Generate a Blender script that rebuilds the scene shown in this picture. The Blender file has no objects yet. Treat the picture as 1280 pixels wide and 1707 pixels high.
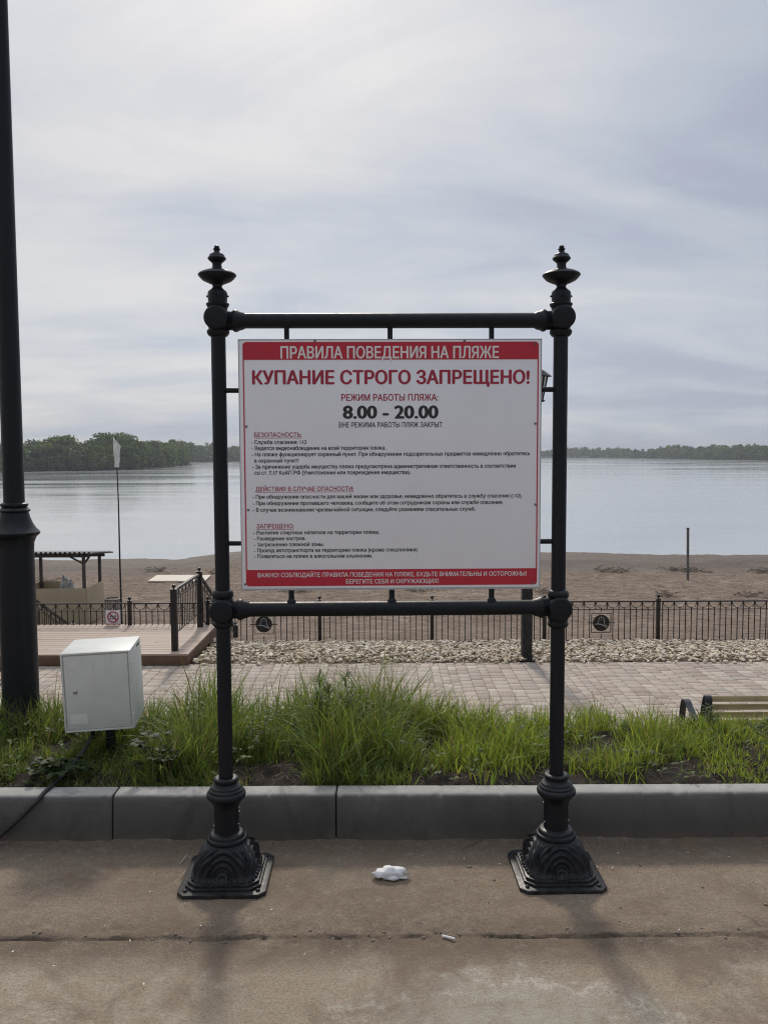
import bpy, bmesh, math, random
import numpy as np
from mathutils import Vector, Matrix
from mathutils.geometry import delaunay_2d_cdt
random.seed(7)
rng = np.random.default_rng(11)
S = bpy.context.scene
COL = S.collection
RAD = math.radians

# ------------------------------------------------------------------ camera
FPX, CW, CH = 1400.0, 1280.0, 1707.0
PITCH, ROLL, EYE = RAD(3.92), RAD(0.24), 1.6
fwd = Vector((0, math.cos(PITCH), -math.sin(PITCH)))
_u = Vector((0, math.sin(PITCH), math.cos(PITCH)))
_r = Vector((1, 0, 0))
RV = _r * math.cos(ROLL) - _u * math.sin(ROLL)
UV = _r * math.sin(ROLL) + _u * math.cos(ROLL)
cam = bpy.data.cameras.new("camera")
cam.sensor_fit = 'VERTICAL'
cam.sensor_height = 36
cam.lens = 36 * FPX / CH
cam.clip_start = 0.05
cam.clip_end = 6000
camo = bpy.data.objects.new("camera", cam)
COL.objects.link(camo)
camo.matrix_world = Matrix(((RV.x, UV.x, -fwd.x, 0), (RV.y, UV.y, -fwd.y, 0), (RV.z, UV.z, -fwd.z, EYE), (0, 0, 0, 1)))
S.camera = camo
CAM = Vector((0, 0, EYE))

# ------------------------------------------------------------------ world, sun, exposure
SUN_EL, SUN_AZ = RAD(40), RAD(-7)
sun_dir = Vector((math.sin(SUN_AZ) * math.cos(SUN_EL), math.cos(SUN_AZ) * math.cos(SUN_EL), math.sin(SUN_EL)))
W = bpy.data.worlds.new("World")
S.world = W
W.use_nodes = True
wn, wl = W.node_tree.nodes, W.node_tree.links
wn.clear()


def wnode(t, **k):
    n = wn.new(t)
    for a, b in k.items():
        setattr(n, a, b)
    return n


def wmath(op, a, b=None, c=None, clamp=False):
    n = wnode('ShaderNodeMath', operation=op, use_clamp=clamp)
    for i, x in enumerate((a, b, c)):
        if x is None:
            continue
        if isinstance(x, (int, float)):
            n.inputs[i].default_value = x
        else:
            wl.new(x, n.inputs[i])
    return n.outputs[0]


sky = wnode('ShaderNodeTexSky', sky_type='NISHITA', sun_disc=False)
sky.sun_elevation, sky.sun_rotation = SUN_EL, SUN_AZ
sky.dust_density = 3
tc = wnode('ShaderNodeTexCoord')
sep = wnode('ShaderNodeSeparateXYZ')
wl.new(tc.outputs['Generated'], sep.inputs[0])
zz = wmath('ADD', wmath('MAXIMUM', sep.outputs[2], 0.0), 0.16)
cu_, cv_ = wmath('DIVIDE', sep.outputs[0], zz), wmath('DIVIDE', sep.outputs[1], zz)
comb = wnode('ShaderNodeCombineXYZ')
wl.new(cu_, comb.inputs[0])
wl.new(cv_, comb.inputs[1])
map1 = wnode('ShaderNodeMapping')
map1.inputs['Rotation'].default_value = (0, 0, RAD(-48))
map1.inputs['Scale'].default_value = (0.8, 1.25, 1)
map1.inputs['Location'].default_value = (3.3, 1.2, 0)
wl.new(comb.outputs[0], map1.inputs[0])


def wnoise(scale, detail, dist, vec, rough=0.55):
    n = wnode('ShaderNodeTexNoise')
    n.inputs['Scale'].default_value = scale
    n.inputs['Detail'].default_value = detail
    n.inputs['Roughness'].default_value = rough
    n.inputs['Distortion'].default_value = dist
    wl.new(vec, n.inputs['Vector'])
    return n.outputs['Fac']


n1 = wnoise(0.95, 8, 0.9, map1.outputs[0], 0.52)
n2 = wnoise(0.55, 3, 0.3, map1.outputs[0])
n3 = wnoise(3.2, 6, 1.2, map1.outputs[0], 0.6)
dot = wnode('ShaderNodeVectorMath', operation='DOT_PRODUCT')
wl.new(tc.outputs['Generated'], dot.inputs[0])
dot.inputs[1].default_value = sun_dir
d01 = wmath('MAXIMUM', dot.outputs['Value'], 0.0)
glow = wmath('POWER', d01, 9.0)
back = wmath('MULTIPLY_ADD', dot.outputs['Value'], 0.5, 0.5)
# thickness of the cloud deck: value 0 (thin, bluish) to 1 (bright)
cl = wmath('MULTIPLY_ADD', wmath('ADD', wmath('ADD', wmath('MULTIPLY', n1, 0.52), wmath('MULTIPLY', n2, 0.38)), wmath('MULTIPLY', n3, 0.10)), 3.9, -1.46)
rc = wnode('ShaderNodeValToRGB')
cr = rc.color_ramp
cr.elements[0].position, cr.elements[0].color = 0.06, (0.350, 0.388, 0.490, 1)
cr.elements[1].position, cr.elements[1].color = 0.95, (0.585, 0.595, 0.62, 1)
e = cr.elements.new(0.32)
e.color = (0.410, 0.460, 0.545, 1)
e = cr.elements.new(0.58)
e.color = (0.475, 0.507, 0.568, 1)
# right-hand side is thinner (blue shows), left-hand side thicker
wl.new(wmath('ADD', wmath('SUBTRACT', cl, wmath('MULTIPLY', sep.outputs[0], 0.5)), wmath('MULTIPLY', glow, 0.35)), rc.inputs[0])
gl = wnode('ShaderNodeMix', data_type='RGBA', blend_type='ADD')
gl.inputs[0].default_value = 1.0
wl.new(rc.outputs[0], gl.inputs[6])
gm = wnode('ShaderNodeMix', data_type='RGBA')
gm.inputs[6].default_value = (0, 0, 0, 1)
gm.inputs[7].default_value = (0.09, 0.08, 0.07, 1)
wl.new(glow, gm.inputs[0])
wl.new(gm.outputs[2], gl.inputs[7])
lvl = wmath('MULTIPLY', wmath('MULTIPLY_ADD', back, 4.7, 4.9), wmath('MULTIPLY_ADD', wmath('MULTIPLY', wmath('SUBTRACT', sep.outputs[2], 0.5), 2.5, clamp=True), 0.8, 1.0))      # the half of the sky away from the sun is dimmer
lvl = wmath('MULTIPLY', lvl, wmath('MULTIPLY_ADD', wmath('SUBTRACT', 1.0, wmath('MULTIPLY', sep.outputs[2], 3.5), clamp=True), 0.16, 1.0))   # paler towards the horizon
sc = wnode('ShaderNodeVectorMath', operation='SCALE')
wl.new(gl.outputs[2], sc.inputs[0])
wl.new(lvl, sc.inputs['Scale'])
mx = wnode('ShaderNodeMix', data_type='RGBA')
mx.inputs[0].default_value = 0.93               # cloud cover
wl.new(sky.outputs[0], mx.inputs[6])
wl.new(sc.outputs[0], mx.inputs[7])
bg = wnode('ShaderNodeBackground')
bg.inputs[1].default_value = 0.1
wl.new(mx.outputs[2], bg.inputs[0])
wo = wnode('ShaderNodeOutputWorld')
wl.new(bg.outputs[0], wo.inputs[0])

sl = bpy.data.lights.new("sun", 'SUN')
sl.energy, sl.angle, sl.color = 1.7, RAD(6), (1, 0.92, 0.82)
so = bpy.data.objects.new("sun", sl)
COL.objects.link(so)
so.rotation_euler = (-sun_dir).to_track_quat('-Z', 'Y').to_euler()
S.view_settings.view_transform = 'Standard'
S.view_settings.look = 'None'
S.view_settings.exposure = 0.2
S.view_settings.gamma = 1
S.cycles.max_bounces = 8
S.cycles.volume_bounces = 0
S.cycles.filter_width = 1.1
S.cycles.use_denoising = True
S.cycles.denoiser = 'OPENIMAGEDENOISE'
S.cycles.denoising_input_passes = 'RGB_ALBEDO_NORMAL'
S.cycles.denoising_prefilter = 'NONE'
S.cycles.transparent_max_bounces = 8


# ------------------------------------------------------------------ geometry helpers
def ray(px, py):
    return fwd + RV * ((px - CW / 2) / FPX) + UV * ((CH / 2 - py) / FPX)


def P(px, py, Y):
    d = ray(px, py)
    return CAM + d * (Y / d.y)


def G(px, py, z):
    d = ray(px, py)
    return CAM + d * ((z - EYE) / d.z)


def vn(x, y, s, seed=0):
    """smooth value noise in 0..1, vectorised"""
    x = np.asarray(x, float) / s + seed * 17.3
    y = np.asarray(y, float) / s + seed * 9.1
    xi, yi = np.floor(x), np.floor(y)
    fx, fy = x - xi, y - yi
    fx, fy = fx * fx * (3 - 2 * fx), fy * fy * (3 - 2 * fy)

    def h(a, b):
        t = np.sin(a * 127.1 + b * 311.7 + seed * 74.7) * 43758.5453
        return t - np.floor(t)
    return (h(xi, yi) * (1 - fx) + h(xi + 1, yi) * fx) * (1 - fy) + (h(xi, yi + 1) * (1 - fx) + h(xi + 1, yi + 1) * fx) * fy


def fbm(x, y, s, seed=0, o=4):
    a, t, w = 0, 0, 1.0
    for k in range(o):
        a = a + w * vn(x, y, s / 2 ** k, seed + k)
        t += w
        w *= 0.5
    return a / t


def wmat(o):
    m = o.matrix_basis.copy()
    while o.parent:
        o = o.parent
        m = o.matrix_basis @ m
    return m


def tag(o, label=None, cat=None, group=None, kind=None):
    for k, val in (('label', label), ('category', cat), ('group', group), ('kind', kind)):
        if val:
            o[k] = val
    return o


def empty(name, loc, label, cat, group=None, rz=0.0):
    o = bpy.data.objects.new(name, None)
    COL.objects.link(o)
    o.location = loc
    o.rotation_euler = (0, 0, rz)
    o.empty_display_size = 0.1
    return tag(o, label, cat, group)


class MB:
    def __init__(self):
        self.v, self.f, self.m, self.cur = [], [], [], 0

    def add(self, vs, fs):
        b = len(self.v)
        self.v += [tuple(x) for x in vs]
        for q in fs:
            self.f.append([b + i for i in q])
            self.m.append(self.cur)
        return self

    def box(self, c, s, rot=None):
        vs = []
        for z in (-.5, .5):
            for x, y in ((-.5, -.5), (.5, -.5), (.5, .5), (-.5, .5)):
                p = Vector((x * s[0], y * s[1], z * s[2]))
                if rot is not None:
                    p = rot @ p
                vs.append(p + Vector(c))
        return self.add(vs, [(3, 2, 1, 0), (4, 5, 6, 7), (0, 1, 5, 4), (1, 2, 6, 5), (2, 3, 7, 6), (3, 0, 4, 7)])

    def bar(self, a, b, w, h, up=(0, 0, 1)):
        """rectangular bar from a to b; w across, h along up"""
        a, b = Vector(a), Vector(b)
        t = (b - a).normalized()
        s = t.cross(Vector(up))
        if s.length < 1e-5:
            s = t.cross(Vector((0, 1, 0)))
        s.normalize()
        n = s.cross(t)
        vs = []
        for q in (a, b):
            for i, j in ((-.5, -.5), (.5, -.5), (.5, .5), (-.5, .5)):
                vs.append(q + s * (i * w) + n * (j * h))
        return self.add(vs, [(3, 2, 1, 0), (4, 5, 6, 7), (0, 1, 5, 4), (1, 2, 6, 5), (2, 3, 7, 6), (3, 0, 4, 7)])

    def tube(self, pts, r, n=10, cap=True):
        pts = [Vector(p) for p in pts]
        rr = r if isinstance(r, (list, tuple)) else [r] * len(pts)
        vs, fs, s = [], [], None
        for i, p in enumerate(pts):
            t = (pts[min(i + 1, len(pts) - 1)] - pts[max(i - 1, 0)]).normalized()
            if s is None:
                s = t.orthogonal().normalized()
            else:
                s = (s - t * s.dot(t)).normalized()
            w = t.cross(s)
            for k in range(n):
                a = 2 * math.pi * k / n
                vs.append(p + (s * math.cos(a) + w * math.sin(a)) * rr[i])
        for i in range(len(pts) - 1):
            for k in range(n):
                k2 = (k + 1) % n
                fs.append((i * n + k, i * n + k2, (i + 1) * n + k2, (i + 1) * n + k))
        if cap:
            fs.append(tuple(range(n - 1, -1, -1)))
            b = (len(pts) - 1) * n
            fs.append(tuple(range(b, b + n)))
        return self.add(vs, fs)

    def lathe(self, prof, c=(0, 0, 0), n=40, axis=None):
        """prof: list of (r, z); axis: a Matrix turning +Z"""
        vs, fs = [], []
        for r, z in prof:
            for k in range(n):
                a = 2 * math.pi * k / n
                p = Vector((r * math.cos(a), r * math.sin(a), z))
                if axis is not None:
                    p = axis @ p
                vs.append(p + Vector(c))
        for i in range(len(prof) - 1):
            for k in range(n):
                k2 = (k + 1) % n
                fs.append((i * n + k, i * n + k2, (i + 1) * n + k2, (i + 1) * n + k))
        fs.append(tuple(range(n - 1, -1, -1)))
        b = (len(prof) - 1) * n
        fs.append(tuple(range(b, b + n)))
        return self.add(vs, fs)

    def prism(self, poly, z0, z1, M=None):
        n = len(poly)
        vs = [Vector((x, y, z0)) for x, y in poly] + [Vector((x, y, z1)) for x, y in poly]
        if M is not None:
            vs = [M @ p for p in vs]
        fs = [tuple(range(n - 1, -1, -1)), tuple(range(n, 2 * n))]
        for i in range(n):
            j = (i + 1) % n
            fs.append((i, j, n + j, n + i))
        return self.add(vs, fs)

    def sphere(self, c, r, n=14, sc=(1, 1, 1)):
        prof = [(max(r * math.sin(math.pi * i / n), 1e-4), -r * math.cos(math.pi * i / n)) for i in range(n + 1)]
        ax = Matrix.Diagonal(Vector(sc))
        return self.lathe(prof, c, n * 2, ax)

    def build(self, name, mats, parent=None, smooth=35, bevel=0, seg=2, local=False):
        me = bpy.data.meshes.new(name)
        vs = self.v
        if parent is not None and not local:
            iv = wmat(parent).inverted()
            vs = [iv @ Vector(p) for p in vs]
        me.from_pydata([tuple(p) for p in vs], [], self.f)
        ms = mats if isinstance(mats, (list, tuple)) else [mats]
        for m in ms:
            me.materials.append(m)
        if len(ms) > 1:
            me.polygons.foreach_set('material_index', self.m)
        if bevel:
            bm = bmesh.new()
            bm.from_mesh(me)
            bmesh.ops.remove_doubles(bm, verts=bm.verts, dist=1e-6)
            ed = [e for e in bm.edges if len(e.link_faces) == 2 and e.calc_face_angle(0) > RAD(30)]
            bmesh.ops.bevel(bm, geom=ed, offset=bevel, segments=seg, profile=0.6, affect='EDGES', clamp_overlap=True)
            bm.to_mesh(me)
            bm.free()
        if smooth:
            me.polygons.foreach_set('use_smooth', [True] * len(me.polygons))
            me.set_sharp_from_angle(angle=RAD(smooth))
        o = bpy.data.objects.new(name, me)
        COL.objects.link(o)
        if parent is not None:
            o.parent = parent
        return o


def np_mesh(name, V, F, mat, parent=None, smooth=False, col=None):
    """V (n,3), F (m,k) arrays -> object; col: per-vertex colours"""
    me = bpy.data.meshes.new(name)
    V = np.asarray(V, np.float32)
    F = np.asarray(F, np.int32)
    if parent is not None:
        iv = np.array(wmat(parent).inverted())
        V = V @ iv[:3, :3].T.astype(np.float32) + iv[:3, 3].astype(np.float32)
    me.vertices.add(len(V))
    me.vertices.foreach_set('co', V.ravel())
    k = F.shape[1]
    me.loops.add(F.size)
    me.loops.foreach_set('vertex_index', F.ravel())
    me.polygons.add(len(F))
    me.polygons.foreach_set('loop_start', np.arange(0, F.size, k, dtype=np.int32))
    me.polygons.foreach_set('loop_total', np.full(len(F), k, np.int32))
    if smooth:
        me.polygons.foreach_set('use_smooth', np.ones(len(F), bool))
    me.update(calc_edges=True)
    me.validate()
    if col is not None:
        a = me.color_attributes.new('Col', 'FLOAT_COLOR', 'POINT')
        c4 = np.concatenate([col, np.ones((len(col), 1))], 1).astype(np.float32)
        a.data.foreach_set('color', c4.ravel())
    for m in (mat if isinstance(mat, (list, tuple)) else [mat]):
        me.materials.append(m)
    o = bpy.data.objects.new(name, me)
    COL.objects.link(o)
    if parent is not None:
        o.parent = parent
    return o


def grid(xs, ys, zf):
    X, Y = np.meshgrid(xs, ys)
    Z = zf(X, Y)
    V = np.stack([X, Y, Z], -1).reshape(-1, 3)
    nx, ny = len(xs), len(ys)
    i = (np.arange(ny - 1)[:, None] * nx + np.arange(nx - 1)[None, :]).ravel()
    F = np.stack([i, i + 1, i + nx + 1, i + nx], 1)
    return V, F


def copy_tree(o, parent=None):
    c = o.copy()
    COL.objects.link(c)
    c.parent = parent
    for ch in [k for k in bpy.data.objects if k.parent == o]:
        copy_tree(ch, c)
    return c


# ------------------------------------------------------------------ material helper
class NT:
    def __init__(self, name):
        self.mat = bpy.data.materials.new(name)
        self.mat.use_nodes = True
        self.n, self.l = self.mat.node_tree.nodes, self.mat.node_tree.links
        self.n.clear()
        self.out = self.n.new('ShaderNodeOutputMaterial')
        self.bsdf = self.n.new('ShaderNodeBsdfPrincipled')
        self.l.new(self.bsdf.outputs[0], self.out.inputs[0])
        self.geo = self.n.new('ShaderNodeNewGeometry')
        self.tc = self.n.new('ShaderNodeTexCoord')
        self.pos = self.geo.outputs['Position']
        self.obj = self.tc.outputs['Object']

    def set(self, inp, v):
        i = self.bsdf.inputs[inp] if isinstance(inp, str) else inp
        if isinstance(v, (int, float)):
            i.default_value = v
        elif isinstance(v, (tuple, list)):
            i.default_value = tuple(v) + ((1,) if len(v) == 3 and len(i.default_value) == 4 else ())
        else:
            self.l.new(v, i)

    def noise(self, scale, detail=4, rough=0.55, vec=None, dist=0.0, sc=None, col=False):
        n = self.n.new('ShaderNodeTexNoise')
        n.inputs['Scale'].default_value = scale
        n.inputs['Detail'].default_value = detail
        n.inputs['Roughness'].default_value = rough
        n.inputs['Distortion'].default_value = dist
        v = vec or self.pos
        if sc:
            m = self.n.new('ShaderNodeMapping')
            m.inputs['Scale'].default_value = sc
            self.l.new(v, m.inputs[0])
            v = m.outputs[0]
        self.l.new(v, n.inputs['Vector'])
        return n.outputs['Color' if col else 'Fac']

    def voro(self, scale, vec=None, out='Distance', feat='F1'):
        n = self.n.new('ShaderNodeTexVoronoi')
        n.feature = feat
        n.inputs['Scale'].default_value = scale
        self.l.new(vec or self.pos, n.inputs['Vector'])
        return n.outputs[out]

    def ramp(self, fac, stops, interp='LINEAR'):
        n = self.n.new('ShaderNodeValToRGB')
        r = n.color_ramp
        r.interpolation = interp
        while len(r.elements) < len(stops):
            r.elements.new(0.5)
        for e, (p, c) in zip(r.elements, stops):
            e.position = p
            c = (c, c, c) if isinstance(c, (int, float)) else c
            e.color = tuple(c) + (1,)
        self.l.new(fac, n.inputs[0])
        return n.outputs[0]

    def mix(self, fac, a, b, mode='MIX'):
        n = self.n.new('ShaderNodeMix')
        n.data_type = 'RGBA'
        n.blend_type = mode
        for i, x in ((0, fac), (6, a), (7, b)):
            if isinstance(x, (int, float)):
                n.inputs[i].default_value = x if i == 0 else (x, x, x, 1)
            elif isinstance(x, (tuple, list)):
                n.inputs[i].default_value = tuple(x) + (1,)
            else:
                self.l.new(x, n.inputs[i])
        return n.outputs[2]

    def math(self, op, a, b=None, clamp=False):
        n = self.n.new('ShaderNodeMath')
        n.operation = op
        n.use_clamp = clamp
        for i, x in enumerate((a, b)):
            if x is None:
                continue
            if isinstance(x, (int, float)):
                n.inputs[i].default_value = x
            else:
                self.l.new(x, n.inputs[i])
        return n.outputs[0]

    def sepxyz(self, v=None):
        n = self.n.new('ShaderNodeSeparateXYZ')
        self.l.new(v or self.pos, n.inputs[0])
        return n.outputs

    def bump(self, h, strength=0.3, dist=0.01):
        n = self.n.new('ShaderNodeBump')
        n.inputs['Strength'].default_value = strength
        n.inputs['Distance'].default_value = dist
        self.l.new(h, n.inputs['Height'])
        self.l.new(n.outputs[0], self.bsdf.inputs['Normal'])

    def attr(self, name='Col'):
        n = self.n.new('ShaderNodeAttribute')
        n.attribute_name = name
        return n.outputs['Color']


def simple(name, c, rough=0.6, metal=0.0, var=0.18, scale=14, bump=0.0, spec=0.5, bscale=None):
    m = NT(name)
    lo, hi = tuple(x * (1 - var) for x in c), tuple(min(1, x * (1 + var)) for x in c)
    m.set('Base Color', m.ramp(m.noise(scale, 5, 0.6, m.obj), [(0.3, lo), (0.7, hi)]))
    m.set('Roughness', m.ramp(m.noise(scale * 2.3, 3, 0.5, m.obj), [(0.3, max(0, rough - 0.08)), (0.7, min(1, rough + 0.08))]))
    m.set('Metallic', metal)
    m.set('Specular IOR Level', spec)
    if bump:
        m.bump(m.noise(bscale or scale * 6, 4, 0.6, m.obj), bump, 0.004)
    return m.mat


M = {}
# black paint on cast iron, with dust lying on upward faces
m = NT('iron_paint')
up = m.n.new('ShaderNodeSeparateXYZ')
m.l.new(m.geo.outputs['Normal'], up.inputs[0])
low_ = m.math('MULTIPLY', m.ramp(m.sepxyz()[2], [(0.0, 1.0), (0.16, 0.0)]), m.ramp(m.noise(22, 6, 0.7), [(0.35, 0.0), (0.7, 0.55)]))
dust = m.math('MAXIMUM', low_, m.math('MULTIPLY', m.ramp(up.outputs[2], [(0.35, 0.0), (0.95, 1.0)]), m.ramp(m.noise(30, 5, 0.65), [(0.35, 0.02), (0.75, 0.5)])))
m.set('Base Color', m.mix(dust, (0.0055, 0.0075, 0.012), (0.085, 0.077, 0.068)))
m.set('Specular IOR Level', 0.3)
spck = m.math('MULTIPLY', m.ramp(m.noise(150, 2, 0.5), [(0.70, 0.0), (0.74, 0.5)]), m.ramp(m.noise(6, 4, 0.6), [(0.45, 0.0), (0.65, 1.0)]))
m.set('Base Color', m.mix(spck, m.bsdf.inputs['Base Color'].links[0].from_socket, (0.13, 0.11, 0.095)))
m.set('Roughness', m.ramp(m.noise(40, 4), [(0.3, 0.36), (0.7, 0.52)]))
m.bump(m.noise(120, 4), 0.16, 0.002)
M['iron'] = m.mat
M['iron_far'] = simple('iron_paint_brownish', (0.010, 0.009, 0.0085), 0.45, 0, 0.3, 8)
M['board_white'] = simple('board_white', (0.835, 0.835, 0.885), 0.42, 0, 0.025, 5)
M['board_edge'] = simple('board_edge', (0.42, 0.42, 0.42), 0.5, 0, 0.12, 20)
M['red'] = simple('board_red', (0.49, 0.017, 0.040), 0.42, 0, 0.06, 6)
M['red_text'] = simple('red_letters', (0.37, 0.022, 0.055), 0.45, 0, 0.05, 6)
M['black_text'] = simple('black_letters', (0.025, 0.025, 0.032), 0.5, 0, 0.05, 6)
M['white_text'] = simple('white_letters', (0.78, 0.75, 0.75), 0.45, 0, 0.03, 6)
m = NT('grey_box_paint')
c = m.ramp(m.noise(7, 5, 0.6), [(0.3, (0.60, 0.615, 0.57)), (0.7, (0.67, 0.685, 0.64))])
c = m.mix(m.ramp(m.noise(1, 6, 0.7, m.pos, 0.3, (38, 38, 5)), [(0.56, 0.0), (0.72, 0.28)]), c, (0.36, 0.34, 0.28))
c = m.mix(m.ramp(m.noise(120, 3, 0.6), [(0.68, 0.0), (0.72, 0.5)]), c, (0.25, 0.22, 0.18))
m.set('Base Color', c)
m.set('Roughness', 0.45)
m.bump(m.noise(90, 3), 0.05, 0.002)
M['box_paint'] = m.mat
M['sticker'] = simple('sticker_trace', (0.70, 0.71, 0.66), 0.6, 0, 0.08, 30)
M['steel'] = simple('steel', (0.5, 0.5, 0.5), 0.3, 1.0, 0.1, 30)
M['rubber'] = simple('cable_rubber', (0.018, 0.018, 0.019), 0.6, 0, 0.2, 30)
M['paper'] = simple('paper', (0.78, 0.77, 0.76), 0.8, 0, 0.05, 40)
M['twig'] = simple('dry_straw', (0.52, 0.44, 0.32), 0.8, 0, 0.25, 60)
M['petal'] = simple('pale_petal', (0.70, 0.66, 0.60), 0.8, 0, 0.12, 60)
M['drift'] = simple('driftwood', (0.25, 0.195, 0.15), 0.85, 0, 0.4, 6)
M['beige'] = simple('beige_panel', (0.42, 0.34, 0.22), 0.6, 0, 0.06, 2)
M['dark_wood'] = simple('dark_timber', (0.075, 0.06, 0.052), 0.7, 0, 0.3, 6)
M['roof'] = simple('roof_sheet', (0.10, 0.10, 0.105), 0.55, 0, 0.2, 3)
M['flag'] = simple('flag_cloth', (0.80, 0.81, 0.79), 0.85, 0, 0.06, 5)
M['cloth'] = simple('pale_cloth', (0.55, 0.55, 0.54), 0.85, 0, 0.2, 10)
M['plywood'] = simple('plywood', (0.62, 0.55, 0.45), 0.7, 0, 0.08, 3)
M['slat'] = simple('bench_slat', (0.44, 0.35, 0.17), 0.6, 0, 0.18, 7)
M['bench_metal'] = simple('bench_metal', (0.032, 0.036, 0.042), 0.5, 0, 0.15, 12)
M['grey_metal'] = simple('grey_pole', (0.12, 0.12, 0.12), 0.6, 0, 0.2, 5)
M['glass'] = simple('lantern_glass', (0.62, 0.66, 0.64), 0.25, 0, 0.06, 8)
M['sign_plate'] = simple('sign_plate', (0.72, 0.68, 0.69), 0.5, 0, 0.04, 10)
M['emblem'] = simple('emblem_relief', (0.30, 0.29, 0.28), 0.55, 0, 0.15, 30)
M['bin'] = simple('bin_slats', (0.34, 0.31, 0.27), 0.7, 0, 0.2, 20)

# deck timber: grain along the planks and one tone per plank
m = NT('deck_timber')
isl = m.geo.outputs['Random Per Island']
grain = m.noise(1, 5, 0.6, m.pos, 0.2, (2.0, 46, 40))
c = m.mix(m.ramp(grain, [(0.3, 0.0), (0.7, 1.0)]), (0.30, 0.205, 0.15), (0.43, 0.32, 0.245))
c = m.mix(m.ramp(isl, [(0, 0.0), (1, 0.6)]), c, (0.47, 0.38, 0.31))
m.set('Base Color', c)
m.set('Roughness', 0.65)
m.bump(grain, 0.25, 0.003)
M['deck'] = m.mat
M['fascia'] = simple('fascia_board', (0.135, 0.078, 0.045), 0.65, 0, 0.2, 5)

# pavement: dusty concrete with stains, speckle, worn pale patches and painted kerb shade
m = NT('pavement_concrete')
x, y, z = m.sepxyz()[0:3]
big = m.noise(1.5, 5, 0.6)
mid = m.noise(7, 6, 0.65)
fine = m.noise(90, 4, 0.7)
c = m.mix(m.ramp(big, [(0.35, 0.0), (0.68, 1.0)]), (0.200, 0.145, 0.098), (0.335, 0.262, 0.188))
c = m.mix(m.ramp(mid, [(0.42, 0.0), (0.72, 0.75)]), c, (0.265, 0.208, 0.155))
wear = m.math('MULTIPLY', m.ramp(m.noise(1.15, 3, 0.5, m.pos, 0.4), [(0.44, 0.0), (0.58, 1.0)]), m.ramp(m.noise(11, 7, 0.72), [(0.45, 0.0), (0.6, 1.0)]))
near = m.ramp(y, [(0.0, 1.0), (1.0, 1.0)])
yy = m.math('SUBTRACT', 2.68, y)
slab = m.ramp(yy, [(0.06, 0.0), (0.20, 1.0)])       # the front slab only
c = m.mix(m.math('MULTIPLY', wear, m.math('MULTIPLY', slab, 0.9)), c, (0.50, 0.46, 0.39))
c = m.mix(m.math('MULTIPLY', slab, 0.6), c, (0.435, 0.352, 0.258))
dirt = m.math('MULTIPLY', m.ramp(m.math('ABSOLUTE', m.math('SUBTRACT', m.math('ADD', y, m.math('MULTIPLY', big, 0.18)), 2.75)), [(0.0, 1.0), (0.17, 0.0)]), m.ramp(mid, [(0.3, 0.2), (0.6, 1.0)]))
c = m.mix(dirt, c, (0.135, 0.098, 0.070))
kerb_shade = m.ramp(m.math('SUBTRACT', 3.40, m.math('ADD', y, m.math('MULTIPLY', big, 0.12))), [(0.0, 0.8), (0.22, 0.0)])  # the kerb's shadow along its foot, painted into the concrete colour
c = m.mix(kerb_shade, c, (0.125, 0.095, 0.075))
spk = m.ramp(m.voro(70, None, 'Distance'), [(0.06, 1.0), (0.14, 0.0)])
sel = m.ramp(m.voro(70, None, 'Color'), [(0.72, 0.0), (0.76, 1.0)])
c = m.mix(m.math('MULTIPLY', m.math('MULTIPLY', spk, sel), 0.7), c, (0.42, 0.39, 0.35))
spk2 = m.ramp(m.voro(43, None, 'Distance'), [(0.08, 1.0), (0.2, 0.0)])
sel2 = m.ramp(m.voro(43, None, 'Color'), [(0.8, 0.0), (0.82, 1.0)])
c = m.mix(m.math('MULTIPLY', m.math('MULTIPLY', spk2, sel2), 0.6), c, (0.075, 0.06, 0.05))
c = m.mix(m.ramp(fine, [(0.3, 0.5), (0.58, 0.0)]), c, (0.10, 0.082, 0.064))
c = m.mix(m.ramp(m.noise(24, 6, 0.75), [(0.52, 0.0), (0.66, 0.28)]), c, (0.40, 0.345, 0.28))
dx_ = m.math('MULTIPLY', m.math('SUBTRACT', x, 0.36), 1.9)
dy_ = m.math('MULTIPLY', m.math('SUBTRACT', y, 2.25), 3.4)
rr_ = m.math('ADD', m.math('SQRT', m.math('ADD', m.math('MULTIPLY', dx_, dx_), m.math('MULTIPLY', dy_, dy_))), m.math('MULTIPLY', m.math('SUBTRACT', m.noise(5, 6, 0.65), 0.5), 1.6))
pale = m.math('MULTIPLY', m.ramp(rr_, [(0.35, 1.0), (1.0, 0.0)]), slab)
c = m.mix(m.math('MULTIPLY', m.math('MULTIPLY', pale, m.ramp(m.noise(16, 7, 0.75), [(0.36, 0.25), (0.58, 1.0)])), 0.7), c, (0.42, 0.39, 0.325))
edge = m.math('MULTIPLY', m.ramp(m.math('ABSOLUTE', m.math('SUBTRACT', rr_, 0.72)), [(0.0, 1.0), (0.13, 0.0)]), m.math('MULTIPLY', slab, m.ramp(m.noise(34, 6, 0.75), [(0.48, 0.0), (0.56, 1.0)])))
c = m.mix(m.math('MULTIPLY', edge, 0.8), c, (0.56, 0.51, 0.43))
gr_ = m.noise(210, 3, 0.8)
c = m.mix(m.ramp(gr_, [(0.30, 0.65), (0.50, 0.0)]), c, (0.085, 0.07, 0.055))
c = m.mix(m.ramp(gr_, [(0.54, 0.0), (0.72, 0.55)]), c, (0.50, 0.42, 0.325))
seam = m.ramp(m.math('ABSOLUTE', m.math('SUBTRACT', m.math('ADD', y, m.math('MULTIPLY', m.math('SUBTRACT', m.noise(9, 6, 0.7), 0.5), 0.05)), 2.69)), [(0.0, 0.9), (0.020, 0.0)])
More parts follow.
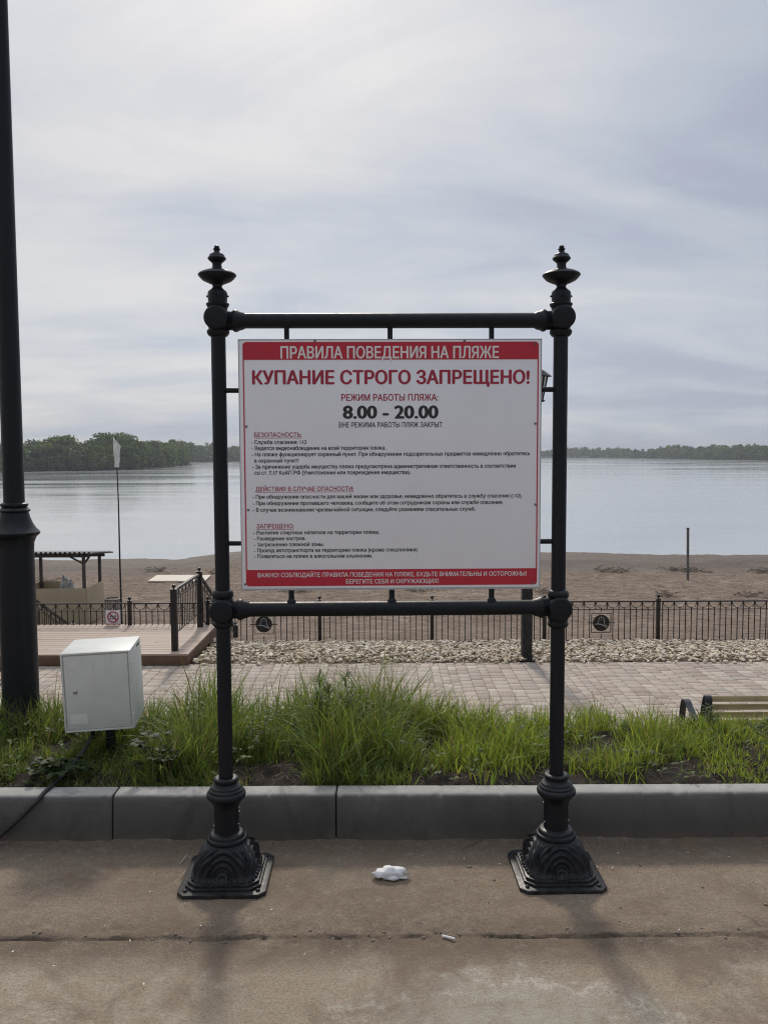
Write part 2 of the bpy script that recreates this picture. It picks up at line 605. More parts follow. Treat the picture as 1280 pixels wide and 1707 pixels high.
c = m.mix(m.math('MULTIPLY', seam, m.ramp(m.noise(6, 5, 0.7), [(0.42, 0.0), (0.55, 1.0)])), c, (0.055, 0.04, 0.03))
crk = m.ramp(m.voro(1.1, m.mix(0.08, m.pos, m.noise(3, 5, 0.7, col=True)), 'Distance', 'DISTANCE_TO_EDGE'), [(0.0, 1.0), (0.006, 0.0)])
c = m.mix(m.math('MULTIPLY', m.math('MULTIPLY', crk, m.ramp(m.noise(1.7, 3), [(0.56, 0.0), (0.62, 1.0)])), 0.6), c, (0.06, 0.048, 0.038))
c = m.mix(m.ramp(m.noise(3.2, 6, 0.7, m.pos, 0.5), [(0.48, 0.0), (0.64, 0.65)]), c, (0.165, 0.118, 0.080))
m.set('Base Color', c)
m.set('Roughness', 0.9)
m.set('Specular IOR Level', 0.2)
m.bump(m.mix(0.5, fine, m.noise(28, 6, 0.7)), 1.0, 0.009)
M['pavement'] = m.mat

m = NT('kerb_concrete')
c = m.ramp(m.noise(5, 6, 0.62), [(0.3, (0.115, 0.109, 0.10)), (0.7, (0.185, 0.177, 0.163))])
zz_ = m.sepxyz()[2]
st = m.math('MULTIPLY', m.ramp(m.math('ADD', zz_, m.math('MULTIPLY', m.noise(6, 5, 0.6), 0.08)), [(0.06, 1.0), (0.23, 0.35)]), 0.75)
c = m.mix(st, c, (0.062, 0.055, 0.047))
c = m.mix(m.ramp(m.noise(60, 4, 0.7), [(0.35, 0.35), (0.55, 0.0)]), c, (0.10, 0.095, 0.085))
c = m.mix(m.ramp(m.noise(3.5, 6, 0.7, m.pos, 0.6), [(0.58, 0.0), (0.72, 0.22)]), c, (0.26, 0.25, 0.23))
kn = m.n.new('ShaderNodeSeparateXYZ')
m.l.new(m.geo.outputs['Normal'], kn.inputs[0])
c = m.mix(m.math('MULTIPLY', m.ramp(kn.outputs[2], [(0.6, 0.0), (0.97, 0.85)]), m.ramp(m.noise(9, 6, 0.7), [(0.25, 0.6), (0.6, 1.0)])), c, (0.47, 0.45, 0.41))  # upward faces paler: dust, plus light from above put into the colour
m.set('Base Color', c)
m.set('Roughness', 0.85)
m.set('Specular IOR Level', 0.25)
c = m.mix(m.math('MULTIPLY', m.ramp(zz_, [(0.0, 0.9), (0.06, 0.0)]), m.ramp(m.noise(13, 6, 0.7), [(0.3, 0.3), (0.6, 1.0)])), c, (0.16, 0.122, 0.09))
c = m.mix(m.ramp(m.noise(4.0, 7, 0.75, m.pos, 0.8, (1, 1, .5)), [(0.54, 0.0), (0.64, 0.45)]), c, (0.055, 0.05, 0.043))
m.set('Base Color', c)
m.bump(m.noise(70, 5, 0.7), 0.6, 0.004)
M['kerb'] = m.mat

m = NT('soil')
c = m.ramp(m.noise(12, 6, 0.7), [(0.3, (0.020, 0.0125, 0.008)), (0.7, (0.082, 0.053, 0.034))])
m.set('Base Color', c)
m.set('Roughness', 0.95)
m.bump(m.noise(75, 6, 0.75), 1.0, 0.04)
M['soil'] = m.mat

m = NT('paving_blocks')
isl = m.geo.outputs['Random Per Island']
c = m.ramp(isl, [(0.0, (0.345, 0.272, 0.218)), (0.3, (0.425, 0.348, 0.280)), (0.6, (0.51, 0.428, 0.345)), (0.85, (0.40, 0.345, 0.285)), (1.0, (0.58, 0.50, 0.41))])
c = m.mix(m.ramp(m.noise(18, 5, 0.65), [(0.35, 0.22), (0.7, 0.0)]), c, (0.20, 0.165, 0.14))
c = m.mix(m.ramp(m.noise(0.7, 4, 0.6), [(0.4, 0.0), (0.7, 0.22)]), c, (0.27, 0.235, 0.21))
m.set('Base Color', c)
m.set('Roughness', 0.85)
m.bump(m.noise(60, 4, 0.6), 0.3, 0.003)
M['paver'] = m.mat
M['joint'] = simple('joint_sand', (0.25, 0.205, 0.165), 0.95, 0, 0.25, 30)

m = NT('gravel_stone')
isl = m.geo.outputs['Random Per Island']
c = m.ramp(isl, [(0.0, (0.48, 0.39, 0.265)), (0.3, (0.62, 0.52, 0.38)), (0.7, (0.73, 0.645, 0.505)), (1.0, (0.80, 0.74, 0.63))])
c = m.mix(m.ramp(m.noise(14, 5, 0.65), [(0.36, 0.4), (0.58, 0.0)]), c, (0.30, 0.225, 0.14))
m.set('Base Color', c)
m.set('Roughness', 0.85)
m.bump(m.noise(40, 4), 0.4, 0.01)
M['gravel'] = m.mat

# beach sand: dry tan, darker damp strips, footprints and litter as bump
m = NT('beach_sand')
x, y, z = m.sepxyz()[0:3]
c = m.ramp(m.noise(0.35, 6, 0.62, m.pos, 0.5), [(0.3, (0.225, 0.165, 0.120)), (0.7, (0.36, 0.28, 0.215))])
c = m.mix(m.ramp(m.noise(1.6, 6, 0.7, m.pos, 0.4, (1, 2.2, 1)), [(0.43, 0.0), (0.60, 0.85)]), c, (0.15, 0.108, 0.078))
c = m.mix(m.ramp(m.noise(5.5, 5, 0.7), [(0.53, 0.0), (0.60, 0.9)]), c, (0.085, 0.06, 0.045))
c = m.mix(m.ramp(m.noise(0.9, 5, 0.65, m.pos, 0.8), [(0.56, 0.0), (0.70, 0.6)]), c, (0.42, 0.34, 0.27))
wob = m.math('ADD', z, m.math('MULTIPLY', m.math('SUBTRACT', m.noise(0.16, 3, 0.5), 0.5), 0.22))
c = m.mix(m.ramp(wob, [(0.0, 0.0), (0.25, 0.55), (0.5, 0.0)]), c, c)
wet = m.ramp(m.math('SUBTRACT', -4.46, wob), [(0.0, 0.0), (0.10, 0.8)])
c = m.mix(wet, c, (0.125, 0.096, 0.076))
ledge = m.ramp(m.math('ABSOLUTE', m.math('SUBTRACT', wob, -4.60)), [(0.0, 0.75), (0.06, 0.0)])
c = m.mix(ledge, c, (0.085, 0.062, 0.047))
m.set('Base Color', c)
m.set('Roughness', m.ramp(wet, [(0, 0.95), (1, 0.6)]))
m.set('Specular IOR Level', 0.2)
m.bump(m.mix(0.4, m.noise(4.5, 6, 0.7), m.noise(1.3, 4, 0.6)), 1.0, 0.22)
M['sand'] = m.mat

# river: murky water, dielectric mirror with small wind ripples
m = NT('river_water')
m.set('Base Color', (0.42, 0.445, 0.44))
m.set('Roughness', m.ramp(m.noise(1.0, 4, 0.55, m.pos, 0.3, (0.012, 0.06, 1)), [(0.38, 0.05), (0.62, 0.17)]))
m.set('IOR', 1.75)
m.set('Specular IOR Level', 0.62)
rip = m.noise(1.0, 5, 0.65, m.pos, 0.4, (0.35, 1.1, 1))
swl = m.noise(1.0, 3, 0.5, m.pos, 0.3, (0.02, 0.07, 1))
calm = m.ramp(m.noise(1.0, 3, 0.5, m.pos, 0.2, (0.006, 0.02, 1)), [(0.4, 0.45), (0.65, 1.0)])
rip2 = m.noise(1.0, 1, 0.5, m.pos, 0.4, (0.10, 0.42, 1))
m.bump(m.math('ADD', m.math('MULTIPLY', rip2, calm), m.math('MULTIPLY', swl, 1.6)), 0.21, 0.10)
M['water'] = m.mat

m = NT('far_shore')
m.set('Base Color', m.ramp(m.noise(0.05, 4), [(0.3, (0.05, 0.055, 0.03)), (0.7, (0.11, 0.10, 0.065))]))
m.set('Roughness', 0.95)
M['far_bank'] = m.mat


def leafmat(name, var=0.35, trans=0.45):
    m = NT(name)
    a = m.attr()
    n = m.noise(9, 2, 0.5)
    c = m.mix(m.ramp(n, [(0.3, 0.0), (0.7, var)]), a, m.mix(1.0, a, (1.5, 1.45, 0.9), 'MULTIPLY'))
    m.set('Base Color', c)
    m.set('Roughness', 0.55)
    m.set('Specular IOR Level', 0.35)
    tr = m.n.new('ShaderNodeBsdfTranslucent')
    m.l.new(m.mix(1.0, c, (1.25, 1.3, 0.7), 'MULTIPLY'), tr.inputs[0])
    ms = m.n.new('ShaderNodeMixShader')
    ms.inputs[0].default_value = trans
    m.l.new(m.bsdf.outputs[0], ms.inputs[1])
    m.l.new(tr.outputs[0], ms.inputs[2])
    m.l.new(ms.outputs[0], m.out.inputs[0])
    return m.mat


M['grass'] = leafmat('grass_blade')
M['leaf'] = leafmat('leaf', 0.3, 0.3)
M['bark'] = simple('bark', (0.06, 0.05, 0.04), 0.9, 0, 0.3, 2)

# ------------------------------------------------------------------ setting: pavement, kerb, bed, path, beach, river
YJ = 2.686


def edge_line(X):
    return YJ + 0.006 * X + 0.026 * (fbm(X, 0 * X, 0.11, 3) - 0.5) * (X < 0.75) + 0.03 * (vn(X, 0 * X, 0.4, 5) - 0.5)


def pav_z(X, Y):
    e = edge_line(X)
    d = Y - e
    z = 0.0008 * (fbm(X, Y, 0.05, 8) - 0.5) * 2
    rough = np.clip(d / 0.01, 0, 1)
    crumble = np.exp(-np.clip(d, 0, None) / 0.12)
    z = z + rough * (0.0012 + 0.004 * (fbm(X, Y, 0.035, 21) - 0.5) + 0.016 * crumble * (fbm(X, Y, 0.045, 31) - 0.45) + 0.006 * (fbm(X, Y, 0.22, 40) - 0.5))
    gap = np.exp(-((d - .004 * (vn(X, Y, .03, 5) - .5)) / 0.0042) ** 2) * (0.25 + 1.5 * np.clip((fbm(X, 0 * X, 0.16, 12) - .42) * 4, 0, 1))
    z = z + 0.022 * np.exp(-np.clip(3.366 - Y, 0, None) / 0.022) * (0.25 + fbm(X, Y, 0.09, 170))
    return z - 0.011 * gap - 0.010 * np.clip((vn(X, Y, .028, 61) - .80) * 6, 0, 1) * np.exp(-(d / .028) ** 2)


xs = np.concatenate([[-40, -20, -10, -6, -4, -3, -2.4], np.arange(-2.0, 2.001, 0.0085), [2.4, 3, 4, 6, 10, 20, 40]])
ys = np.concatenate([[-30, -15, -6, -2, 0, 1.0, 1.5, 1.9, 2.1], np.arange(2.2, 3.395, 0.0075)])
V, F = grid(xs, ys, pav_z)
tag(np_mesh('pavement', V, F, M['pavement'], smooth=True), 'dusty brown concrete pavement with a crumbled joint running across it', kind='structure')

# kerb stones
KY0, KY1, KH = 3.370, 3.472, 0.200
j1 = P(187, 1335, KY0).x
j2 = P(560, 1335, KY0).x
step = j2 - j1
kl = {-1: 'left kerb stone with a black cable hanging over its edge',
      0: 'concrete kerb stone right behind the left post of the notice frame',
      1: 'concrete kerb stone between the two posts, behind the crumpled paper',
      2: 'concrete kerb stone to the right of the right post of the notice frame'}
for k in range(-2, 4):
    a, b = j1 + k * step + 0.003, j1 + (k + 1) * step - 0.003
    dy = random.uniform(-.002, .002)
    prof = [(KY0 - .008, -0.05), (KY0 - .004, 0.02), (KY0 - .001, .07), (KY0 + .002, .12), (KY0 + 0.006, 0.172), (KY0 + 0.010, 0.186), (KY0 + 0.017, 0.195), (KY0 + 0.027, KH), (KY0 + .05, KH + .0005), (KY0 + .08, KH + .001), (KY1, KH), (KY1, -0.05)]
    X_ = np.concatenate([[a, a + .003], np.arange(a + .008, b - .007, .008), [b - .003, b]])
    npf = len(prof)
    VK = np.zeros((len(X_), npf, 3))
    for q, (py_, pz_) in enumerate(prof):
        edge_ = 1.0 if 5 <= q <= 7 else .35
        chip = .006 * np.clip((fbm(X_, X_ * 0 + q * .004, .035, 140 + k) - .60) * 4, 0, 1) * (5 <= q <= 7)
        inset = np.clip(1 - np.minimum(X_ - a, b - X_) / .004, 0, 1) * .003
        n_ = .0022 * edge_ * (fbm(X_, X_ * 0 + q * .3, .03, 150 + k) - .5) + .004 * (vn(X_, X_ * 0 + k, .4, 160) - .5)
        VK[:, q, 0] = X_
        VK[:, q, 1] = py_ + dy + n_ + chip + inset * (q < 8)
        VK[:, q, 2] = pz_ - chip * .9 - inset * (q >= 5) + n_ * (q >= 6)
    idx = np.arange(len(X_) * npf).reshape(len(X_), npf)
    mb = MB()
    fk = [(idx[r, c], idx[r + 1, c], idx[r + 1, (c + 1) % npf], idx[r, (c + 1) % npf]) for r in range(len(X_) - 1) for c in range(npf)]
    mb.add(VK.reshape(-1, 3).tolist(), [tuple(int(t) for t in f) for f in fk] + [tuple(int(t) for t in idx[0]), tuple(int(t) for t in idx[-1][::-1])])
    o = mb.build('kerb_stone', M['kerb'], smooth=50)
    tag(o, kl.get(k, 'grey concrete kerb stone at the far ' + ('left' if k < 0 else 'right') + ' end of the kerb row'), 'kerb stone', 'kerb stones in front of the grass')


def bed_z(X, Y):
    X, Y = np.asarray(X, float), np.asarray(Y, float)
    z = np.interp(Y, [3.47, 3.6, 4.3, 4.8, 6.45, 6.6], [0.165, 0.185, 0.15, -0.02, -1.42, -1.46])
    return z + 0.05 * (fbm(X, Y, 0.35, 50) - 0.5) + np.clip((Y - 3.473) / .03, 0, 1) * 0.055 * (fbm(X, Y, 0.07, 54) - 0.5)


V, F = grid(np.concatenate([np.arange(-12, -2.4, 0.1), np.arange(-2.4, 3.0, 0.015), np.arange(3.0, 12.01, .1)]), np.concatenate([np.arange(3.473, 4.6, 0.015), np.arange(4.6, 6.6, 0.08)]), bed_z)
tag(np_mesh('soil_bed', V, F, M['soil'], smooth=True), 'dark soil bank behind the kerb', kind='structure')

# lower path of blocks: strips running away from the viewer with mixed block lengths
PZ = -1.43
PY0, PY1 = 6.45, 12.05
vs, fs = [], []
x = -10.0
while x < 12:
    w = random.choice((0.118, 0.157, 0.157, 0.197))
    y = PY0 - random.uniform(0, .2)
    while y < PY1:
        ln = random.choice((0.117, 0.157, 0.157, 0.197, 0.237))
        y1 = min(y + ln, PY1)
        g = 0.0035
        zt = PZ + random.uniform(-.0015, .0015)
        b = len(vs)
        ch = 0.005
        vs += [(x + g, y + g, PZ - .03), (x + w - g, y + g, PZ - .03), (x + w - g, y1 - g, PZ - .03), (x + g, y1 - g, PZ - .03),
               (x + g, y + g, zt - .004), (x + w - g, y + g, zt - .004), (x + w - g, y1 - g, zt - .004), (x + g, y1 - g, zt - .004),
               (x + g + ch, y + g + ch, zt), (x + w - g - ch, y + g + ch, zt), (x + w - g - ch, y1 - g - ch, zt), (x + g + ch, y1 - g - ch, zt)]
        for q in ((8, 9, 10, 11), (4, 5, 9, 8), (5, 6, 10, 9), (6, 7, 11, 10), (7, 4, 8, 11), (0, 1, 5, 4), (1, 2, 6, 5), (2, 3, 7, 6), (3, 0, 4, 7)):
            fs.append([b + i for i in q])
        y = y1
    x += w
tag(np_mesh('path', np.array(vs), np.array(fs), M['paver']), 'beige block paved path below the grass bank', kind='structure')
V, F = grid(np.array([-10.1, 12.1]), np.array([6.3, 12.06]), lambda X, Y: X * 0 + PZ - 0.009)
tag(np_mesh('path_joint_ground', V, F, M['joint']), 'sandy joints between the paving blocks', kind='structure')

# beach
WZ = -4.9
BY = [6, 12, 13.0, 14.05, 15.5, 17, 20, 23, 27, 32, 40, 48, 52, 55, 60, 80]
BZ = [-1.7, -1.62, -1.56, -1.615, -1.84, -2.12, -2.68, -3.22, -3.86, -4.12, -4.42, -4.62, -4.75, -4.93, -5.15, -6.0]


def beach_z(X, Y):
    X, Y = np.asarray(X, float), np.asarray(Y, float)
    sh = np.interp(X, [-60, -16, -13, -9.5, -6, 12, 30, 60], [-2, -2, -2.2, 1.8, 2.6, 0.4, -2.0, -3])
    k = np.clip((Y - 30) / 25, 0, 1)
    z = np.interp(Y - sh * k, BY, BZ)
    a = np.clip((Y - 14) / 3, 0, 1)
    return z + a * (0.10 * (fbm(X, Y, 2.5, 60) - 0.5) + 0.05 * (fbm(X, Y, 0.5, 66) - 0.5)) + 0.12 * np.clip((Y - 38) / 8, 0, 1) * (fbm(X, Y, 9, 70) - 0.5)


def T(px, py):
    """where the sight line through a point of the photo meets the beach"""
    d = ray(px, py)
    t = 12.5
    while t < 120:
        p = CAM + d * t
        if p.z < float(beach_z(p.x, p.y)):
            return p
        t += 0.03
    return CAM + d * 50


V, F = grid(np.concatenate([[-160, -100, -70], np.arange(-45, 45.1, 0.3), [70, 100, 160]]), np.concatenate([np.arange(6, 14, 0.5), np.arange(14, 60, 0.16), [62, 66, 72, 80]]), beach_z)
tag(np_mesh('beach', V, F, M['sand'], smooth=True), 'brown sandy beach sloping to the river', kind='structure')
V, F = grid(np.array([-1500., 1500.]), np.array([44., 2300.]), lambda X, Y: X * 0 + WZ)
tag(np_mesh('river_water', V, F, M['water']), 'calm pale grey river', kind='structure')

# gravel strip between the path and the fence
GX0, GX1 = -2.78, 10.5


def gravel_z(X, Y):
    return np.interp(Y, [12.0, 12.15, 13.0, 13.9, 14.15], [-1.46, -1.43, -1.47, -1.575, -1.64])


bmI = bmesh.new()
bmesh.ops.create_icosphere(bmI, subdivisions=2, radius=1.1)
ico_v = np.array([v.co[:] for v in bmI.verts])
ico_f = np.array([[v.index for v in f.verts] for f in bmI.faces])
bmI.free()
Vs, Fs = [], []
nst = 11500
for i in range(nst):
    sx = rng.uniform(GX0, GX1)
    sy = rng.uniform(12.06, 13.92) if rng.random() < .97 else rng.uniform(11.95, 12.1)
    r = 0.014 + 0.025 * rng.random() ** 2
    if sx > 4.2 and rng.random() < .5:
        r *= 1.15
    sc = np.array([r * rng.uniform(.8, 1.5), r * rng.uniform(.8, 1.4), r * rng.uniform(.4, .75)])
    q = ico_v + 0.0
    dirs = rng.normal(size=(8, 3))
    for dv in dirs:                                   # knock flats on the pebble
        dv /= np.linalg.norm(dv)
        hgt = rng.uniform(.38, .78)
        pr = q @ dv
        q = q - np.outer(np.clip(pr - hgt, 0, None), dv)
    q = q * sc
    a = rng.uniform(0, 6.283)
    ca, sa = math.cos(a), math.sin(a)
    b = rng.normal(0, .35)
    cb, sb = math.cos(b), math.sin(b)
    q = q @ np.array([[1, 0, 0], [0, cb, sb], [0, -sb, cb]])
    q = q @ np.array([[ca, sa, 0], [-sa, ca, 0], [0, 0, 1]])
    lift = 0.05 * vn(sx, sy, 0.5, 77) + 0.035 * rng.random()
    q = q + np.array([sx, sy, float(gravel_z(sx, sy)) + lift])
    Fs.append(ico_f + len(ico_v) * i)
    Vs.append(q)
tag(np_mesh('gravel', np.concatenate(Vs), np.concatenate(Fs), M['gravel']), 'strip of pale crushed stones along the fence', 'gravel', kind='stuff')
V, F = grid(np.arange(GX0, GX1 + .1, .1), np.arange(12.0, 14.16, .1), lambda X, Y: gravel_z(X, Y) + .02 * (vn(X, Y, .2, 3) - .3))
tag(np_mesh('gravel_bed_ground', V, F, M['sand'], smooth=True), 'ground under the crushed stones', kind='structure')

# ------------------------------------------------------------------ far banks with woods
def leaf_cloud(c, rad, n, size, col, jit=0.25, lower=0.0):
    """n leaf clumps (quads) through an ellipsoid volume, denser at the rim"""
    d = rng.normal(size=(n, 3))
    d /= np.linalg.norm(d, axis=1)[:, None]
    rr = rng.random(n) ** 0.38
    p = d * rr[:, None] * np.array(rad)
    p[:, 2] = np.where(p[:, 2] < 0, p[:, 2] * (1 - lower), p[:, 2])
    p = p + np.array(c)
    u = rng.normal(size=(n, 3))
    u /= np.linalg.norm(u, axis=1)[:, None]
    w = np.cross(u, rng.normal(size=(n, 3)))
    w /= np.linalg.norm(w, axis=1)[:, None]
    s = size * rng.uniform(.6, 1.4, n)
    u, w = u * s[:, None], w * s[:, None] * .8
    V = np.stack([p - u - w * .6, p + u * .8 - w, p + u + w * .7, p - u * .7 + w], 1).reshape(-1, 3)
    cc = np.array(col)[None] * rng.uniform(1 - jit, 1 + jit, (n, 1)) * np.array([1, 1, 1])[None]
    return V, np.repeat(cc, 4, 0)


def crown(base, h, w, n, size, col, lobes=7, skirt=0.12):
    Vl, Cl = [], []
    for k in range(lobes):
        a = rng.uniform(0, 6.283)
        t = rng.uniform(0.30, 0.86)
        spread = w * .5 * (1 - abs(t - .42) * 1.05) * rng.uniform(.35, .8)
        c = (base[0] + math.cos(a) * spread, base[1] + math.sin(a) * spread, base[2] + h * t)
        rr = w * rng.uniform(.24, .36)
        tone = rng.uniform(.75, 1.3)
        v, q = leaf_cloud(c, (rr, rr, min(rr * .85, h * (1 - t) * 1.0 + .02 * h)), n // (lobes + 1), size, np.array(col) * tone)
        Vl.append(v)
        Cl.append(q)
    v, q = leaf_cloud((base[0], base[1], base[2] + h * .35), (w * .46, w * .46, h * .38), n // (lobes + 1), size, col)
    Vl.append(v)
    Cl.append(q)
    return np.concatenate(Vl), np.concatenate(Cl)


def quads(n):
    return np.arange(n * 4).reshape(-1, 4)


LEFT_SHORE = [(-260, 792), (-60, 789), (0, 788), (60, 786), (150, 785), (230, 783), (280, 779), (320, 775)]
LEFT_TOP = [(-260, 729), (-60, 733), (0, 734), (45, 733), (60, 731), (85, 726), (118, 726), (126, 733), (150, 733), (165, 725), (176, 721), (228, 721), (240, 732), (320, 734)]
FAR_SHORE = [(300, 771), (400, 769), (520, 766), (700, 764), (900, 763), (1000, 763.5), (1100, 765), (1200, 766.5), (1280, 767.5), (1500, 770)]
FAR_TOP = [(300, 740), (345, 739), (400, 742), (520, 745), (700, 748), (900, 748), (960, 745), (975, 744), (990, 747), (1030, 746), (1060, 749), (1090, 747), (1110, 743), (1130, 741), (1160, 743), (1200, 741), (1280, 741), (1500, 736)]


def itp(tab, px):
    return float(np.interp(px, [a for a, b in tab], [b for a, b in tab]))


def shore_pt(tab, px, back=0.0):
    p = G(px, itp(tab, px), WZ)
    d = Vector((p.x, p.y, 0)).normalized()
    return p + d * back


# banks (ground under the woods)
for tab, x0, x1, dep in ((LEFT_SHORE, -260, 320, 60), (FAR_SHORE, 300, 1500, 90)):
    fr, bk, top = [], [], []
    for px in np.linspace(x0, x1, 60):
        p = shore_pt(tab, px, 0)
        fr.append((p.x, p.y, WZ - .3))
        q = shore_pt(tab, px, 4)
        top.append((q.x, q.y, WZ + .5 + rng.uniform(0, .5)))
        q = shore_pt(tab, px, dep)
        bk.append((q.x, q.y, WZ + 1.2))
    n = len(fr)
    f = [(i, i + 1, n + i + 1, n + i) for i in range(n - 1)] + [(n + i, n + i + 1, 2 * n + i + 1, 2 * n + i) for i in range(n - 1)]
    tag(np_mesh('far_bank', np.array(fr + top + bk), np.array(f), M['far_bank'], smooth=True), 'low far river bank under the trees', kind='structure')


def wood(name, tab, ttab, x0, x1, dx, rows, nq, size, label, tones):
    Vl, Cl = [], []
    for r_, (back, hf) in enumerate(rows):
        px = x0 + rng.uniform(0, dx)
        while px < x1:
            base = shore_pt(tab, px, back)
            base.z = WZ + .4
            dist = math.hypot(base.x, base.y)
            sh = itp(tab, px)
            t = P(px, itp(ttab, px), base.y)
            h = (t.z - base.z) * hf * (rng.uniform(.84, 1.02) if name == 'left_woodland' else rng.uniform(.70, 1.10))
            w = h * rng.uniform(.55, .95)
            col = np.array(tones[rng.integers(len(tones))])
            v, c = crown(base, h, w, nq, size, col, 6)
            Vl.append(v)
            Cl.append(c)
            px += dx * rng.uniform(.55, 1.35)
    V = np.concatenate(Vl)
    o = np_mesh(name, V, quads(len(V) // 4), M['leaf'], col=np.concatenate(Cl))
    return tag(o, label, 'wood', kind='stuff')


TON_L = [(0.072, 0.108, 0.034), (0.100, 0.136, 0.040), (0.058, 0.090, 0.036), (0.122, 0.150, 0.048), (0.080, 0.104, 0.046)]
wood('left_woodland', LEFT_SHORE, LEFT_TOP, -250, 318, 11, [(3, .45), (9, .78), (20, 1.0), (34, 1.02)], 1100, .42, 'dense dark green wood along the nearer left river bank', TON_L)
wood('far_woodland', FAR_SHORE, FAR_TOP, 300, 1490, 7, [(4, .66), (14, .92), (26, .96), (40, 1.0)], 300, .85, 'long low band of grey green wood on the far river bank', TON_L)


def tree(px, tab, back, ytop, wpx, col, label, nq=1600, size=.5):
    base = shore_pt(tab, px, back)
    base.z = WZ + .3
    h = P(px, ytop, base.y).z - base.z
    w = wpx * base.y / FPX
    o = empty('tree', base, label, 'tree', 'trees on the left river bank')
    mb = MB()
    mb.tube([base, base + Vector((.2, 0, h * .3)), base + Vector((-.1, .1, h * .75))], [h * .03, h * .02, h * .006], 7)
    for k in range(5):
        a = k * 1.3
        mb.tube([base + Vector((.1, 0, h * (.25 + .07 * k))), base + Vector((math.cos(a) * w * .3, math.sin(a) * w * .3, h * (.45 + .08 * k)))], [h * .012, h * .004], 5)
    mb.build('trunk', M['bark'], o)
    v, c = crown(base, h, w, nq, size, np.array(col), 9)
    np_mesh('crown', v, quads(len(v) // 4), M['leaf'], o, col=c)
    return o


tree(203, LEFT_SHORE, 30, 722.5, 74, (0.100, 0.132, 0.042), 'tallest broad round topped tree of the left bank behind the flag', 3200, .5)
tree(106, LEFT_SHORE, 24, 727.5, 40, (0.058, 0.086, 0.032), 'tall round dark tree of the left bank between the lamp post and the flag', 2200)
tree(129, LEFT_SHORE, 1.5, 751, 27, (0.13, 0.145, 0.095), 'pale grey green round willow standing at the waterline', 1500, .42)
tree(286, LEFT_SHORE, 40, 730.5, 17, (0.07, 0.09, 0.045), 'small separate tree rising above the right end of the left bank wood', 900)
tree(312, LEFT_SHORE, 30, 735.5, 16, (0.066, 0.088, 0.045), 'last small tree at the right tip of the left bank wood', 800)

# ------------------------------------------------------------------ notice frame
YAW = RAD(1.0)
SC = Vector((0.025, 3.10, 0))
ex, ey = Vector((math.cos(YAW), math.sin(YAW), 0)), Vector((-math.sin(YAW), math.cos(YAW), 0))


def uv(px, py, off=0.0):
    d = ray(px, py)
    c = SC + ey * off
    t = (c - CAM).dot(ey) / d.dot(ey)
    p = CAM + d * t
    return (p - SC).dot(ex), p.z


sign = empty('notice_frame', SC, 'black cast iron double post frame holding the white and red beach rules board', 'notice board', rz=YAW)
PU = 0.624
MM = 3.13 / FPX                                  # metres per photo pixel at the frame


def zy(y, px=365):
    return uv(px, y)[1]


TOPY, LOWY = 534.5, 1014.0
zt, zl = zy(TOPY, 650), zy(LOWY, 650)


def oct_poly(h, c):
    return [(-h + c, -h), (h - c, -h), (h, -h + c), (h, h - c), (h - c, h), (-h + c, h), (-h, h - c), (-h, -h + c)]


def ornament_base(mb, cx, cz0=.036, cz1=.150):
    """flaring bell between a round neck and a square foot, with acanthus ridges on its four faces"""
    nt, nz = 224, 46
    vs, fs = [], []
    for j in range(nz + 1):
        t = j / nz                                # 0 at the foot, 1 at the neck
        z = cz0 + (cz1 - cz0) * (t ** 0.92)
        e = float(np.interp(t, [0, .12, .3, .6, .85, 1], [.123, .112, .106, .099, .086, .070]))
        for i in range(nt):
            a = 2 * math.pi * i / nt
            cs, sn = math.cos(a), math.sin(a)
            p = 2 + 3 * (1 - t) ** 1.2
            rs = (abs(cs) ** p + abs(sn) ** p) ** (-1 / p)
            r = e * rs
            # local angle inside the face, -1..1
            u = ((a / (math.pi / 2) + .5) % 1.0 - .5) * 2
            q = math.hypot(u * 1.05, t * 1.05)
            w = 1.0 - min(1, max(0, (t - .86) / .14))
            env = min(1.0, q / .3)
            rid = math.sin(q * 30.0 - 1.0)
            dsp = 0.0040 * rid * env * w
            if q < .34:
                dsp = 0.010 * (1 - (q / .34) ** 2) * .8 + 0.003 * math.cos(q / .34 * 9) - 0.002
            cor = max(0, abs(u) - .62) / .38      # leaf on each corner
            dsp += 0.011 * math.sin(math.pi * min(1, cor)) * math.sin(math.pi * min(1, t * 1.08)) * w
            dsp += 0.0035 * math.cos(a * 40) * max(0, 1 - t * 2.2) * min(1, q / .5)
            vs.append((cx + (r + dsp) * cs, (r + dsp) * sn, z + dsp * .5))
    for j in range(nz):
        for i in range(nt):
            k = (i + 1) % nt
            fs.append((j * nt + i, j * nt + k, (j + 1) * nt + k, (j + 1) * nt + i))
    mb.add(vs, fs)
    for i in range(40):                           # curled leaf tips round the foot
        a = 2 * math.pi * (i + .5) / 40
        u = ((a / (math.pi / 2) + .5) % 1.0 - .5) * 2
        if abs(u) < .25:
            continue
        rs = (abs(math.cos(a)) ** 5 + abs(math.sin(a)) ** 5) ** (-1 / 5)
        r = .118 * rs
        mb.sphere((cx + r * math.cos(a), r * math.sin(a), .040), .0085, 6, (1.0, 1.0, .8))


